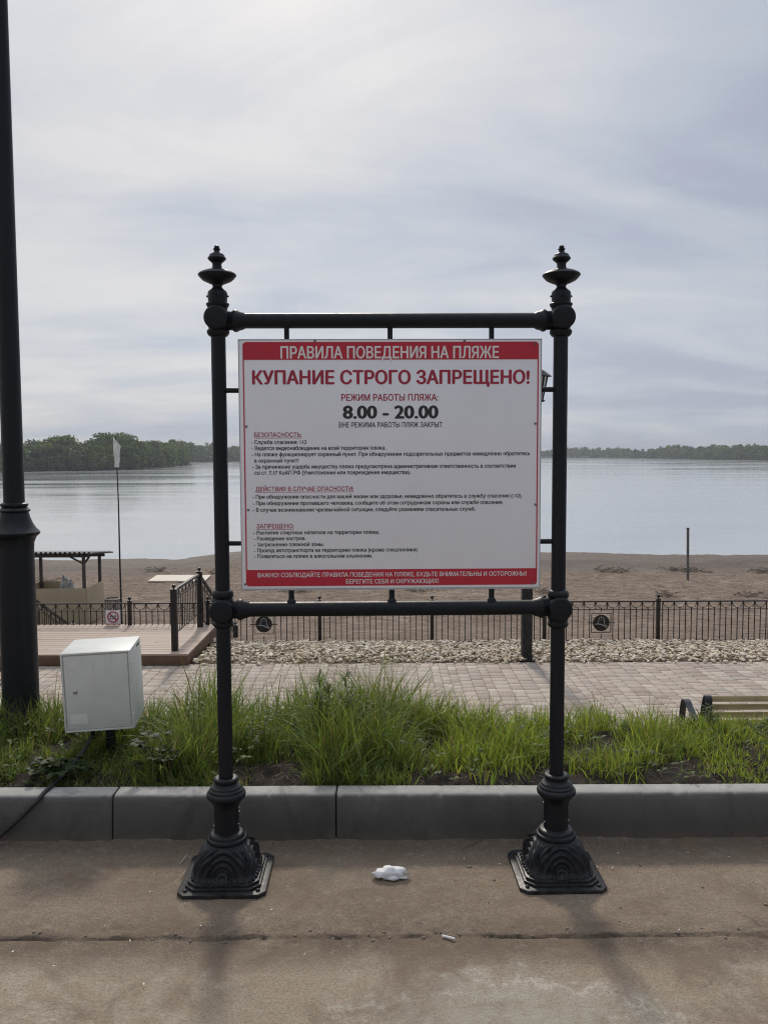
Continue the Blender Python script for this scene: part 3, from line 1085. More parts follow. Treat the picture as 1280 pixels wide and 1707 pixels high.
MB_AX_Y = Matrix.Rotation(RAD(90), 3, 'X')
MB_AX_X = Matrix.Rotation(RAD(90), 3, 'Y')
for sgn in (-1, 1):
    cx = sgn * PU
    px = 365 if sgn < 0 else 931
    zz = lambda y: zy(y, px)
    mb = MB()
    prof = [(.0268, .39), (.0268, zz(1046)), (.034, zz(1044)), (.039, zz(1041)), (.039, zz(1038)), (.035, zz(1035)), (.040, zz(1028)),
            (.040, zz(1002)), (.035, zz(997)), (.039, zz(994)), (.040, zz(989)), (.037, zz(986)), (.033, zz(984)), (.0268, zz(983)),
            (.0265, zz(562)), (.034, zz(560)), (.040, zz(556)), (.041, zz(552)), (.034, zz(548)), (.036, zz(541)), (.036, zz(520)), (.034, zz(515)),
            (.036, zz(513)), (.041, zz(509)), (.0415, zz(506.5)), (.034, zz(504)), (.0345, zz(500)), (.0355, zz(490)), (.033, zz(486)), (.022, zz(482)), (.017, zz(479))]
    mb.lathe(prof, (cx, 0, 0), 44)
    post = mb.build('post', M['iron'], sign, 38, local=True)
    # round tee joints
    for y, zc in ((TOPY - 3.5, zt + .006), (LOWY, zl)):
        mb = MB()
        mb.sphere((cx, 0, zc), .0455, 20)
        mb.lathe([(.040, 0), (.043, .001), (.043, .049), (.040, .053), (.034, .0545), (.012, .056)], (cx, 0, zc), 40, MB_AX_Y)
        s = -sgn
        ax = MB_AX_X if s > 0 else Matrix.Rotation(RAD(-90), 3, 'Y')
        zb = zt if zc > 1.5 else zl
        mb.lathe([(.034, .020), (.034, .052), (.039, .058), (.041, .064), (.0385, .072), (.035, .077), (.033, .088), (.029, .096), (.027, .10)], (cx, 0, zb), 36, ax)
        mb.build('tee_joint', M['iron'], post, 40, local=True)
    # finial
    mb = MB()
    R_ = MM * .985
    prof = [(7.5, 482), (7.4, 478), (9, 474.5), (17, 471), (24, 467.5), (28, 463.5), (29, 462), (31, 460), (31.2, 458), (29, 455.5), (22, 452), (13, 450),
            (9.5, 448.5), (8, 446), (7.4, 442), (8, 438.5), (11, 436), (14.6, 432.5), (15, 430.5), (13.4, 428), (12.5, 427), (12, 425), (9.5, 423), (6, 421.5),
            (4.8, 420), (4.6, 417), (6, 415.8), (6, 414.8), (4, 414), (4.4, 412), (3.6, 410), (1.5, 409)]
    mb.lathe([(r * R_, zz(y)) for r, y in prof], (cx, 0, 0), 44)
    mb.build('finial', M['iron'], post, 40, local=True)
    # fixing screws
    for a in (0, math.pi, -math.pi / 2, math.pi / 2):
        MB().sphere((cx + .037 * math.cos(a), .037 * math.sin(a), zz(494)), .0042, 6).build('screw', M['iron'], post, 40, local=True)
    for a in (.1, 2.9, -2.9, -.2, .2):
        MB().sphere((cx + .0465 * math.cos(a), .0465 * math.sin(a), .24 + .05 * math.sin(a * 3)), .0035, 6).build('bolt', M['steel'], post, 40, local=True)
    # pedestal and foot
    mb = MB()
    mb.lathe([(.070, .145), (.0745, .150), (.0755, .156), (.073, .162), (.067, .165), (.0655, .169), (.065, .174), (.060, .179), (.055, .180), (.050, .181), (.046, .183),
              (.0458, .270), (.047, .283), (.053, .296), (.064, .309), (.0715, .317), (.0735, .325), (.0715, .333), (.066, .337), (.064, .339), (.0635, .345), (.058, .350), (.056, .352),
              (.0555, .357), (.049, .361), (.044, .364), (.0405, .369), (.0405, .372), (.0445, .375), (.0465, .380), (.0455, .387), (.041, .391), (.036, .392), (.0265, .391)], (cx, 0, 0), 56)
    mb.build('pedestal', M['iron'], post, 40, local=True)
    mb = MB()
    ornament_base(mb, cx)
    mb.build('ornamental_foot', M['iron'], post, 60, local=True)
    mb = MB()
    Mx = Matrix.Translation((cx, 0, 0))
    mb.prism(oct_poly(.161, .026), 0.001, .016, Mx)
    mb.prism(oct_poly(.139, .036), .0155, .026, Mx)
    mb.prism(oct_poly(.131, .036), .0255, .037, Mx)
    for q in ((-1, -1), (1, -1), (1, 1), (-1, 1)):
        mb.lathe([(.009, .015), (.009, .021), (.005, .024), (.002, .0245)], (cx + q[0] * .132, q[1] * .132, 0), 6)
    mb.build('base_plate', M['iron'], post, 30, .0025, local=True)

for zc in (zt, zl):
    mb = MB()
    mb.tube([(-PU + .06, 0, zc), (PU - .06, 0, zc)], .0275, 32)
    mb.build('cross_bar', M['iron'], sign, 40, local=True)

bl, btp = uv(398.5, 569)[0], uv(650, 566.5, -.016)[1]
br_, bbt = uv(900, 567)[0], uv(650, 980.5, -.016)[1]
bl2, br2 = uv(405.5, 980)[0], uv(898, 978)[0]
bl, br_ = (bl + bl2) / 2, (br_ + br2) / 2
BW, BH = br_ - bl, btp - bbt
TH = .012
mb = MB()
mb.prism([(bl, bbt), (br_, bbt), (br_, btp), (bl, btp)], -TH, TH, Matrix.Rotation(RAD(90), 4, 'X'))
board = mb.build('rules_board', [M['board_white']], sign, 30, .0025, local=True)
mb = MB()
for (a, b, c, d) in ((bl, br_, btp, btp + .004), (bl, br_, bbt - .006, bbt)):
    mb.box(((a + b) / 2, .004, (c + d) / 2), (b - a, .030, d - c))
for (a, b) in ((bl - .003, bl), (br_, br_ + .003)):
    mb.box(((a + b) / 2, .004, (bbt + btp) / 2), (b - a, .030, btp - bbt + .01))
mb.build('edge_trim', M['board_edge'], board, 30, local=True)

# brackets between frame and board
for px in (478, 650, 819):
    u = uv(px, 555)[0]
    mb = MB()
    mb.tube([(u, 0, btp), (u, 0, zt - .02)], .0095, 14)
    mb.build('bracket', M['iron'], sign, 40, local=True)
for px in (486, 653, 819):
    u = uv(px, 992)[0]
    mb = MB()
    mb.tube([(u, 0, bbt), (u, 0, zl + .02)], .0105, 14)
    mb.lathe([(.017, zl + .022), (.017, zl + .030), (.0105, zl + .038)], (u, 0, 0), 14)
    mb.build('bracket', M['iron'], sign, 40, local=True)
for y in (650, 904):
    z = zy(y, 650)
    for a, b, e in ((-PU, bl, 1), (br_, PU, -1)):
        mb = MB()
        mb.tube([(a, 0, z), (b, 0, z)], .0095, 14)
        mb.build('bracket', M['iron'], sign, 40, local=True)

# red fields of the board: rounded outer frame of the print
FT = -TH - .0008
gL, gR = uv(404, 570)[0], uv(895, 570)[0]
gL = (uv(404, 571)[0] + uv(412.5, 975)[0]) / 2
gR = (uv(895.5, 571)[0] + uv(894.5, 972)[0]) / 2
gT, gB = zy(570.5, 650), zy(975, 650)
hB, fT = zy(600, 650), zy(948, 650)
XR = Matrix.Rotation(RAD(90), 4, 'X')


def rounded(x0, x1, z0, z1, r, top, bot):
    pts = []
    for (cx, cz, a0, on) in ((x1 - r, z1 - r, 0, top), (x0 + r, z1 - r, 90, top), (x0 + r, z0 + r, 180, bot), (x1 - r, z0 + r, 270, bot)):
        if on:
            pts += [(cx + r * math.cos(RAD(a0 + k * 15)), cz + r * math.sin(RAD(a0 + k * 15))) for k in range(7)]
        else:
            pts.append((x1 if a0 in (0, 270) else x0, z1 if a0 in (0, 90) else z0))
    return pts


mb = MB()
mb.prism(rounded(gL, gR, hB, gT, .014, True, False), TH + .0002, TH + .0010, XR)
mb.build('red_header_band', M['red'], board, 30, local=True)
mb = MB()
mb.prism(rounded(gL, gR, gB, fT, .012, False, True), TH + .0002, TH + .0010, XR)
mb.build('red_footer_band', M['red'], board, 30, local=True)
lw = .0042
for x in (gL, gR - lw):
    MB().prism([(x, fT), (x + lw, fT), (x + lw, hB), (x, hB)], TH + .0002, TH + .0010, XR).build('red_side_line', M['red'], board, 30, local=True)
for px, py in ((891.5, 574), (525, 568), (411, 711), (892, 706), (414, 850), (892, 841), (409, 974), (888, 972), (774, 568)):
    u, z = uv(px, py, -TH)
    MB().lathe([(.0042, 0), (.0042, .002), (.002, .0032)], (u, -TH - .0009, z), 10, MB_AX_Y).build('rivet', M['grey_metal'], board, 40, local=True)

CAPH = None


def text_shape(s):
    """outline of a string of type, filled by the non-zero rule so that overlapping strokes of a glyph stay solid"""
    cu = bpy.data.curves.new('lettering', 'FONT')
    cu.body = s
    cu.size = 1.0
    cu.resolution_u = 3
    cu.fill_mode = 'NONE'
    o = bpy.data.objects.new('lettering', cu)
    me = bpy.data.meshes.new_from_object(o)
    bpy.data.objects.remove(o)
    bpy.data.curves.remove(cu)
    co = np.array([v.co[:2] for v in me.vertices])
    ed = np.array([e.vertices[:] for e in me.edges])
    bpy.data.meshes.remove(me)
    ed.sort(axis=1)
    jump = ed[:, 1] - ed[:, 0] != 1                   # closing edges of the loops run backwards
    ed[jump] = ed[jump][:, ::-1]
    vs, es, fs = delaunay_2d_cdt([Vector(c) for c in co], [tuple(int(i) for i in e) for e in ed], [], 1, 1e-6)[:3]
    vv = np.array([v[:] for v in vs])
    tri = np.array([f[:] for f in fs])
    cen = vv[tri].mean(axis=1)
    a, b = co[ed[:, 0]], co[ed[:, 1]]
    wind = np.zeros(len(cen), int)
    for k in range(len(a)):
        (ax, ay), (bx, by) = a[k], b[k]
        if ay == by:
            continue
        lo, hi = min(ay, by), max(ay, by)
        m_ = (cen[:, 1] >= lo) & (cen[:, 1] < hi)
        x = ax + (cen[m_, 1] - ay) / (by - ay) * (bx - ax)
        wind[m_] += np.where(x > cen[m_, 0], 1 if by > ay else -1, 0)
    return vv, tri[wind != 0]


_hv, _ = text_shape('Н')
CAPH = _hv[:, 1].max() - _hv[:, 1].min()


def line(s, pl, pr, ytop, ybase, mat, bold=0.02, z_off=.0006, under=False):
    """one printed line: photo x of its two ends, cap top and baseline at its left end (the board's own perspective does the rest)"""
    co, fc = text_shape(s)
    u0, z0 = uv(pl, ybase, -TH)
    slope = -3.5 / 480 * (pr - pl)               # printed rows rise a little to the right in the photo
    u1, z1 = uv(pr, ybase + slope, -TH)
    zb = z0
    _, zt_ = uv(pl, ytop, -TH)
    sy = (zt_ - z0) / CAPH
    x0, x1 = co[:, 0].min(), co[:, 0].max()
    sx = (u1 - u0) / (x1 - x0)
    u0 += bold * sx * .5
    sx *= 1 - bold / (x1 - x0)
    fc = fc.tolist()
    mb = MB()
    for k, (ox, oy) in enumerate(((0, 0), (bold, 0), (-bold, 0), (0, bold * .5), (0, -bold * .5))):
        X = u0 + (co[:, 0] - x0 + ox) * sx
        Z = zb + (co[:, 1] + oy) * sy
        mb.add(np.stack([X, np.full_like(X, -TH - z_off - k * .00008), Z], 1).tolist(), fc)
    if under:
        h = .0014
        mb.prism([(u0, zb - .0046), (u1, zb - .0046), (u1, zb - .0046 + h), (u0, zb - .0046 + h)], TH + z_off, TH + z_off + .0004, XR)
    o = mb.build('lettering', mat, board, 0, local=True)
    return o


K_, R_t, W_t = M['black_text'], M['red_text'], M['white_text']
line('ПРАВИЛА ПОВЕДЕНИЯ НА ПЛЯЖЕ', 468, 831, 577.5, 597.5, W_t, .027, .0013)
line('КУПАНИЕ СТРОГО ЗАПРЕЩЕНО!', 421, 882, 617.8, 640.5, R_t, .040)
line('РЕЖИМ РАБОТЫ ПЛЯЖА:', 569, 730, 657, 668, R_t, .022)
line('8.00 - 20.00', 572, 730, 675.5, 697.5, K_, .042)
line('ВНЕ РЕЖИМА РАБОТЫ ПЛЯЖ ЗАКРЫТ', 565, 737, 704, 712.5, K_, .014)
line('БЕЗОПАСНОСТЬ:', 424, 503, 721, 728.5, R_t, .014, under=True)
for s, a, b, t, q in (('- Служба спасения: 112', 419, 511, 733.8, 740.3),
                      ('- Ведется видеонаблюдение на всей территории пляжа.', 420, 643, 743.8, 750.3),
                      ('- На пляже функционирует охранный пункт. При обнаружении подозрительных предметов немедленно обратитесь', 420, 883, 754.2, 760.7),
                      ('в охранный пункт!', 424.5, 498, 764.6, 771),
                      ('- За причинение ущерба имуществу пляжа предусмотрена административная ответственность в соответствии', 421, 859, 774.8, 781.3),
                      ('со ст. 7.17 КоАП РФ (Уничтожение или повреждение имущества).', 424.5, 684, 784.8, 791.3)):
    line(s, a, b, t, q, K_, .024)
line('ДЕЙСТВИЯ В СЛУЧАЕ ОПАСНОСТИ:', 426.5, 589.5, 811.5, 818.8, R_t, .014, under=True)
for s, a, b, t, q in (('- При обнаружении опасности для вашей жизни или здоровья, немедленно обратитесь в службу спасения (112).', 421.5, 870, 825, 831.3),
                      ('- При обнаружении пропавшего человека, сообщите об этом сотрудникам охраны или службе спасения.', 422, 838, 835.8, 842.1),
                      ('- В случае возникновения чрезвычайной ситуации, следуйте указаниям спасательных служб.', 422, 792, 846.8, 853.1)):
    line(s, a, b, t, q, K_, .024)
line('ЗАПРЕЩЕНО:', 428, 490, 873.5, 880.8, R_t, .014, under=True)
for s, a, b, t, q in (('- Распитие спиртных напитков на территории пляжа.', 423, 632, 884.8, 891),
                      ('- Разведение костров.', 423.5, 510, 894.6, 900.8),
                      ('- Загрязнение пляжной зоны.', 424, 540, 904.6, 910.8),
                      ('- Проезд автотранспорта на территорию пляжа (кроме спецтехники).', 424, 697, 914.4, 920.6),
                      ('- Появляться на пляже в алкогольном опьянении.', 424.5, 620.5, 924.2, 930.4)):
    line(s, a, b, t, q, K_, .024)
line('ВАЖНО! СОБЛЮДАЙТЕ ПРАВИЛА ПОВЕДЕНИЯ НА ПЛЯЖЕ, БУДЬТЕ ВНИМАТЕЛЬНЫ И ОСТОРОЖНЫ!', 430, 877, 955, 962.3, W_t, .018, .0013)
line('БЕРЕГИТЕ СЕБЯ И ОКРУЖАЮЩИХ!', 577, 731, 965.5, 972.8, W_t, .018, .0013)

# ------------------------------------------------------------------ near lamp post at the left edge
LY = 4.3
lb = P(36, 1180, LY)
lz = float(bed_z(lb.x, LY))
lamp = empty('street_lamp', (lb.x, LY, lz), 'tall black lamp post with thick lower shaft at the left edge', 'street lamp')
k = 4.36 / FPX
LZ = lambda y: P(26, y, LY).z
mb = MB()
mb.lathe([(.13, lz - .05), (.13, lz + .06), (.118, lz + .08), (.094, lz + .12), (.0905, lz + .2), (.0885, LZ(915)), (.090, LZ(905)), (31.5 * k, LZ(898)), (33 * k, LZ(895)), (35.5 * k, LZ(892.5))], (lb.x, LY, 0), 44)
mb.build('base_shaft', M['iron'], lamp, 40)
mb = MB()
mb.lathe([(36 * k, LZ(892.5)), (38.5 * k, LZ(889.5)), (38.8 * k, LZ(887)), (37 * k, LZ(885)), (33 * k, LZ(881)), (28 * k, LZ(873)), (24.5 * k, LZ(864)), (22 * k, LZ(855)), (21.7 * k, LZ(854)), (24.6 * k, LZ(852)),
          (24.8 * k, LZ(850)), (22 * k, LZ(847.5)), (19.6 * k, LZ(845.5)), (20.5 * k, LZ(844)), (21.8 * k, LZ(842)), (21.5 * k, LZ(839.5)), (18 * k, LZ(838)), (16 * k, LZ(837))], (lb.x, LY, 0), 44)
mb.build('collar', M['iron'], lamp, 40)
mb = MB()
mb.lathe([(.0515, LZ(838)), (.050, 3.0), (.048, 4.3), (.056, 4.32), (.056, 4.36), (.03, 4.42)], (lb.x, LY, 0), 36)
mb.build('pole', M['iron'], lamp, 40)
mb = MB()
mb.lathe([(.06, 4.42), (.14, 4.46), (.19, 4.80), (.185, 4.81)], (lb.x, LY, 0), 6)
mb.build('lamp_glass', M['glass'], lamp, 20)
mb = MB()
mb.lathe([(.24, 4.81), (.23, 4.84), (.10, 4.95), (.05, 5.0), (.012, 5.1)], (lb.x, LY, 0), 6)
mb.build('lamp_roof', M['iron'], lamp, 20)

# ------------------------------------------------------------------ electrical box on its stake, cable
BX = P(172, 1216, 3.80)
bz0 = P(165, 1217, 3.80).z
bw, bd, bh = 0.312, 0.265, 0.372
BX = P(168, 1217, 3.80)
box = empty('electrical_cabinet', (BX.x - .0148 - .008, 3.80 + .1317, float(bed_z(BX.x, 3.93))), 'tilted pale grey metal box with a small round lock on a short black stake', 'electrical box', rz=RAD(6.4))
RB = Matrix.Rotation(RAD(-1.7), 3, 'Y') @ Matrix.Rotation(RAD(1.5), 3, 'X')
gz = box.location.z
cz = bz0 - gz + bh / 2
cB = Vector((0, 0, cz))
mb = MB()
mb.box(cB, (bw, bd, bh), RB)
bod = mb.build('body', M['box_paint'], box, 30, .004, local=True)
mb = MB()
mb.box(cB + RB @ Vector((.0, -bd / 2 - .003, 0)), (bw - .028, .006, bh - .028), RB)
dr = mb.build('door', M['box_paint'], box, 30, .003, local=True)
mb = MB()
for s in ((-1, 0), (1, 0)):
    mb.box(cB + RB @ Vector((s[0] * (bw / 2 - .005), -bd / 2 - .004, 0)), (.008, .008, bh - .004), RB)
for s in (-1, 1):
    mb.box(cB + RB @ Vector((0, -bd / 2 - .004, s * (bh / 2 - .005))), (bw - .020, .008, .008), RB)
mb.build('door_frame', M['box_paint'], box, 30, .0015, local=True)
mb = MB()
mb.lathe([(.0095, 0), (.0095, .004), (.007, .006), (.0045, .0062), (.0045, .010), (.001, .0105)], cB + RB @ Vector((-.098, -bd / 2 - .005, .004)), 18, RB @ MB_AX_Y)
mb.build('lock', M['steel'], dr, 40, local=True)
for s in (-1, 1):
    mb = MB()
    mb.tube([cB + RB @ Vector((bw / 2 - .003, -bd / 2 - .002, s * bh * .33 - .012)), cB + RB @ Vector((bw / 2 - .003, -bd / 2 - .002, s * bh * .33 + .012))], .0055, 8)
    mb.build('hinge', M['box_paint'], dr, 40, local=True)
for zz_m, ww in ((.135, .055), (-.125, .075)):
    MB().box(cB + RB @ Vector((-bw / 2 + .03 + ww / 2, -bd / 2 - .0064, zz_m)), (ww, .0008, .045), RB).build('sticker_trace', M['sticker'], dr, 0, local=True)
for k_ in range(5):
    mb = MB()
    mb.box(cB + RB @ Vector((bw / 2 + .0004, .03 + .012 * k_, bh / 2 - .022)), (.0015, .007, .012), RB)
    mb.build('vent_slot', M['rubber'], bod, 0, local=True)
mb = MB()
mb.box((.025, 0, (cz - bh / 2) / 2), (.04, .04, cz - bh / 2 + .02))
mb.build('stake', M['iron'], box, 30, .003, local=True)

mb = MB()
cp = [P(158, 1208, 3.86), P(155, 1222, 3.84), P(147, 1240, 3.78), P(130, 1265, 3.68), P(112, 1286, 3.58), P(92, 1305, 3.49), P(74, 1322, 3.40), P(62, 1336, 3.358), P(40, 1358, 3.352), P(18, 1378, 3.348), P(0, 1393, 3.34), G(-40, 1420, .012), G(-140, 1440, .012), G(-300, 1450, .012)]
cps = []
for i in range(len(cp) - 1):
    p0, p1, p2, p3 = cp[max(i - 1, 0)], cp[i], cp[i + 1], cp[min(i + 2, len(cp) - 1)]
    for q in range(5):
        t = q / 5
        cps.append(.5 * ((2 * p1) + (p2 - p0) * t + (2 * p0 - 5 * p1 + 4 * p2 - p3) * t * t + (3 * p1 - p0 - 3 * p2 + p3) * t ** 3))
cps.append(cp[-1])
mb.tube(cps, .0095, 12)
tag(mb.build('power_cable', M['rubber'], None, 60), 'black corrugated power cable running from the grey box over the kerb', 'cable')

# ------------------------------------------------------------------ lower lamp post behind the board
lp = G(877, 1100, PZ)
low = empty('street_lamp', (lp.x, lp.y, PZ), 'square black lamp post on the lower path, mostly hidden behind the rules board', 'street lamp')
mb = MB()
mb.box((lp.x, lp.y, PZ + 1.9), (.148, .148, 3.8))
mb.build('pole', M['iron'], low, 30, .006)
mb = MB()
mb.box((lp.x, lp.y, PZ + .012), (.27, .27, .024))
for a in (-1, 1):
    for b in (-1, 1):
        mb.lathe([(.016, .02), (.016, .04), (.006, .045)], (lp.x + a * .105, lp.y + b * .105, PZ), 6)
mb.build('base_plate', M['iron'], low, 30)
lc = P(893, 640, lp.y)
for s in (1, -1):
    X = lp.x + s * (lc.x - lp.x + .02)
    zc = P(893, 640, lp.y).z
    kk = 12.3 / FPX
    zt1, zb1 = P(893, 627, lp.y).z, P(893, 666, lp.y).z
    mb = MB()
    mb.lathe([(20 * kk * .42, zb1), (20 * kk * .80, zt1)], (X, lp.y, 0), 6)
    la = mb.build('lantern_glass', M['glass'], low, 10)
    mb = MB()
    mb.lathe([(23 * kk, zt1 - .01), (23.5 * kk, zt1), (12 * kk, zt1 + .075), (5 * kk, zt1 + .10), (3 * kk, zt1 + .16), (1 * kk, zt1 + .2)], (X, lp.y, 0), 6)
    mb.build('lantern_roof', M['bench_metal'], la, 10)
    mb = MB()
    for q in range(6):
        a = q * math.pi / 3
        mb.tube([(X + 20 * kk * .43 * math.cos(a), lp.y + 20 * kk * .43 * math.sin(a), zb1), (X + 20 * kk * .82 * math.cos(a), lp.y + 20 * kk * .82 * math.sin(a), zt1)], .014, 6)
    mb.lathe([(.03, zb1 - .05), (.10, zb1 - .03), (.115, zb1 - .015), (.09, zb1)], (X, lp.y, 0), 12)
    mb.tube([(X, lp.y, zb1 - .03), (X - s * .0, lp.y, zb1 - .1), (X - s * .06, lp.y, zb1 - .2), (X - s * (abs(X - lp.x) - .05), lp.y, zb1 - .25)], .014, 8)
    mb.build('lantern_bracket', M['iron'], la, 30)

# ------------------------------------------------------------------ railings and fences
def post_mb(x, y, z0, z1, w=.062):
    mb = MB()
    mb.box((x, y, (z0 + z1) / 2), (w, w, z1 - z0))
    mb.box((x, y, z1 + .006), (w + .014, w + .014, .012))
    mb.lathe([(.010, z1 + .010), (.010, z1 + .026), (.020, z1 + .032), (.029, z1 + .048), (.0295, z1 + .056), (.022, z1 + .074), (.008, z1 + .081)], (x, y, 0), 12)
    return mb


def panel_mb(a, b, h, bay=.19, gap=.04, rail=.026, skip=None, bw_=.013):
    """railing panel from a to b (points on the bottom rail), h high: scalloped arcs under the top rail, thin bars below"""
    a, b = Vector(a), Vector(b)
    L = (b - a).length
    n = max(2, round((L - 2 * gap) / bay))
    st = (b - a) / L
    up = Vector((0, 0, 1))
    A = a + st * gap
    bl_ = (L - 2 * gap) / n
    mb = MB()
    mb.bar(a + up * h, b + up * h, rail, rail * .8)
    mb.bar(a + up * (h - .135), b + up * (h - .135), .012, .012)
    mb.bar(a, b, .018, .016)
    for i in range(n + 1):
        q = A + st * (bl_ * i)
        if skip and skip[0] < (q - a).length < skip[1]:
            mb.bar(q + up * (h - .135), q + up * h, bw_, bw_, up=(0, 1, 0))
        else:
            mb.bar(q, q + up * h, bw_, bw_, up=(0, 1, 0))
        if i < n:
            c = q + st * (bl_ / 2)
            if skip and skip[0] < (c - a).length < skip[1]:
                mb.bar(c + up * (h * .5 + .165), c + up * (h - .1), bw_, bw_, up=(0, 1, 0))
                mb.bar(c, c + up * (h * .5 - .225), bw_, bw_, up=(0, 1, 0))
            else:
                mb.bar(c, c + up * (h - .1), bw_, bw_, up=(0, 1, 0))
            pts = []
            for k2 in range(9):
                t = math.pi * k2 / 8
                pts.append(c - st * (math.cos(t) * bl_ * .46) + up * (h - .012 - math.sin(t) * .098))
            mb.tube(pts, .0065, 5, False)
    return mb


FY = 14.05
FB = -1.60
XS = [P(px, 1040, FY).x for px in (347, 533, 720, 907, 1096, 1283, 1470)]
fence = empty('low_metal_fence', ((XS[0] + XS[-1]) / 2, FY, FB), 'low black metal fence with scalloped top and bell medallions along the gravel', 'fence')
FH = P(700, 1004, FY).z - P(700, 1069, FY).z
fb = P(700, 1069, FY).z
for x in XS:
    post_mb(x, FY, FB - .1, fb + FH + .035, .058).build('post', M['iron_far'], fence, 30)
for i in range(len(XS) - 1):
    med = i % 3 == 0
    a, b = (XS[i] + .029, FY, fb), (XS[i + 1] - .029, FY, fb)
    L = b[0] - a[0]
    pn = panel_mb(a, b, FH, .19, .045, .026, (L / 2 - .15, L / 2 + .15) if med else None).build('panel', M['iron_far'], fence, 30)
    if med:
        c = Vector(((a[0] + b[0]) / 2, FY, fb + FH * .5 - .03))
        mb = MB()
        mb.lathe([(.138, -.008), (.14, -.006), (.14, .006), (.138, .008)], c, 40, MB_AX_Y)
        for s in (-1, 1):
            mb.bar(c + Vector((s * .163, 0, -.163)), c + Vector((s * .163, 0, .163)), .012, .012, up=(0, 1, 0))
            mb.bar(c + Vector((-.169, 0, s * .163)), c + Vector((.169, 0, s * .163)), .012, .012)
            mb.bar(c + Vector((s * .14, 0, 0)), c + Vector((s * .235, 0, 0)), .016, .016)
        mb.cur = 1
        bell = [(-.062, -.012), (-.050, .015), (-.042, .06), (-.034, .085), (0, .105), (.034, .085), (.044, .05), (.052, 0), (.068, -.04)]
        sw = [(-.110, -.022), (-.06, -.018), (-.01, -.024), (.05, -.05), (.10, -.085)]
        Z = lambda q: c + Vector((q[0], -.012, q[1]))
        mb.tube([Z(q) for q in bell], .0075, 6)
        mb.tube([Z(q) for q in sw], [.006, .010, .011, .012, .006], 6)
        mb.tube([Z(q) for q in ((.05, -.045), (.085, -.05), (.115, -.058))], [.01, .008, .004], 6)
        mb.sphere(Z((0, .055)), .0085, 6)
        mb.build('medallion', [M['iron_far'], M['emblem']], pn, 40)

# fence along the far edge of the deck
XL = [P(px, 1030, FY).x for px in (-345, -158, 29, 217)] + [-3.14]
fl = empty('low_metal_fence', ((XL[0] + XL[-1]) / 2, FY, FB), 'low black metal fence behind the wooden deck carrying the no swimming plate', 'fence')
for x in XL[:-1]:
    post_mb(x, FY, FB - .1, fb + FH + .035, .058).build('post', M['iron_far'], fl, 30)
for i in range(len(XL) - 1):
    panel_mb((XL[i] + .029, FY, fb), (XL[i + 1] - .029, FY, fb), FH, .19, .045).build('panel', M['iron_far'], fl, 30)

# no swimming plate
FS = FY - .03
c = P(189, 1029.5, FS)
k = 14.2 / FPX
ns = empty('no_swimming_sign', (c.x, FS, c.z), 'small white plate with a crossed out swimmer hung on the fence', 'sign')
mb = MB()
mb.box((c.x, FS, c.z), (24.5 * k, .006, 24 * k))
pl_ = mb.build('plate', M['sign_plate'], ns, 30, .001)
mb = MB()
R_ = 8.6 * k
pts = [(c.x + R_ * math.cos(t * math.pi / 16), FS - .005, c.z + .012 + R_ * math.sin(t * math.pi / 16)) for t in range(33)]
mb.tube(pts, .010, 6, False)
d = R_ * .7
mb.bar((c.x - d, FS - .006, c.z + .012 + d), (c.x + d, FS - .006, c.z + .012 - d), .006, .016)
mb.bar((c.x - 12 * k, FS - .004, c.z - 11 * k), (c.x + 12 * k, FS - .004, c.z - 11 * k), .004, .012)
mb.build('red_ring', M['red_text'], pl_, 40)
mb = MB()
mb.sphere((c.x + .035, FS - .005, c.z + .025), .014, 6)
mb.tube([(c.x - .05, FS - .005, c.z + .02), (c.x - .01, FS - .005, c.z + .03), (c.x + .015, FS - .005, c.z)], .009, 6)
mb.tube([(c.x - .06 + i * .02, FS - .005, c.z - .02 + .008 * (i % 2)) for i in range(7)], .006, 5)
mb.build('swimmer_pictogram', M['black_text'], pl_, 40)

# ------------------------------------------------------------------ wooden deck with stairs
DZ = -1.26
DX0, DX1, DY0, DY1 = -9.5, -2.83, 11.95, 13.98
deck = empty('wooden_deck', ((DX0 + DX1) / 2, DY0, PZ), 'brown wooden deck of wide boards above the paved path', 'deck')
mb = MB()
y = DY0
while y < DY1 - .02:
    xa = DX0
    while xa < DX1 - .01:
        xb = min(xa + random.choice((2.0, 3.0, 2.5)), DX1)
        if DX1 - xb < .5:
            xb = DX1
        mb.box(((xa + xb) / 2, y + .068, DZ - .014 + random.uniform(-.001, .001)), (xb - xa - .004, .133, .028))
        xa = xb
    y += .1435
mb.build('boards', M['deck'], deck, 0, .003, 1)
mb = MB()
mb.box(((DX0 + DX1) / 2, DY0 + .008, DZ - .095), (DX1 - DX0, .028, .13))
mb.box((DX1 - .015, (DY0 + DY1) / 2 + .012, DZ - .105), (.028, DY1 - DY0 - .024, .15))
mb.build('fascia', M['fascia'], deck, 30, .003)

RX = -3.07
ra, rb = G(287, 1084.7, DZ), G(328, 1045, DZ)
RY0, RY1 = ra.y, rb.y


def rail_set(X, y0, y1, label, near=True):
    o = empty('stair_railing', (X, y1, DZ), label, 'railing', 'railings of the deck and its stairs')
    if near:
        post_mb(X, y0, DZ, DZ + .90, .085).build('post', M['iron_far'], o, 30)
        panel_mb((X, y0 + .03, DZ + .25), (X, y1 - .03, DZ + .25), .64, .24, .04, .045, None, .010).build('panel', M['iron_far'], o, 30)
    post_mb(X, y1, DZ, DZ + .92, .085).build('post', M['iron_far'], o, 30)
    e = 17.15
    ze = DZ - .482 * (e - y1)
    panel_mb((X, y1 + .12, DZ + .17 - .05), (X, e - .04, ze + .18), .69, .24, .04, .045, None, .010).build('panel', M['iron_far'], o, 30)
    post_mb(X, e, ze - .1, ze + .93, .085).build('post', M['iron_far'], o, 30)
    return o


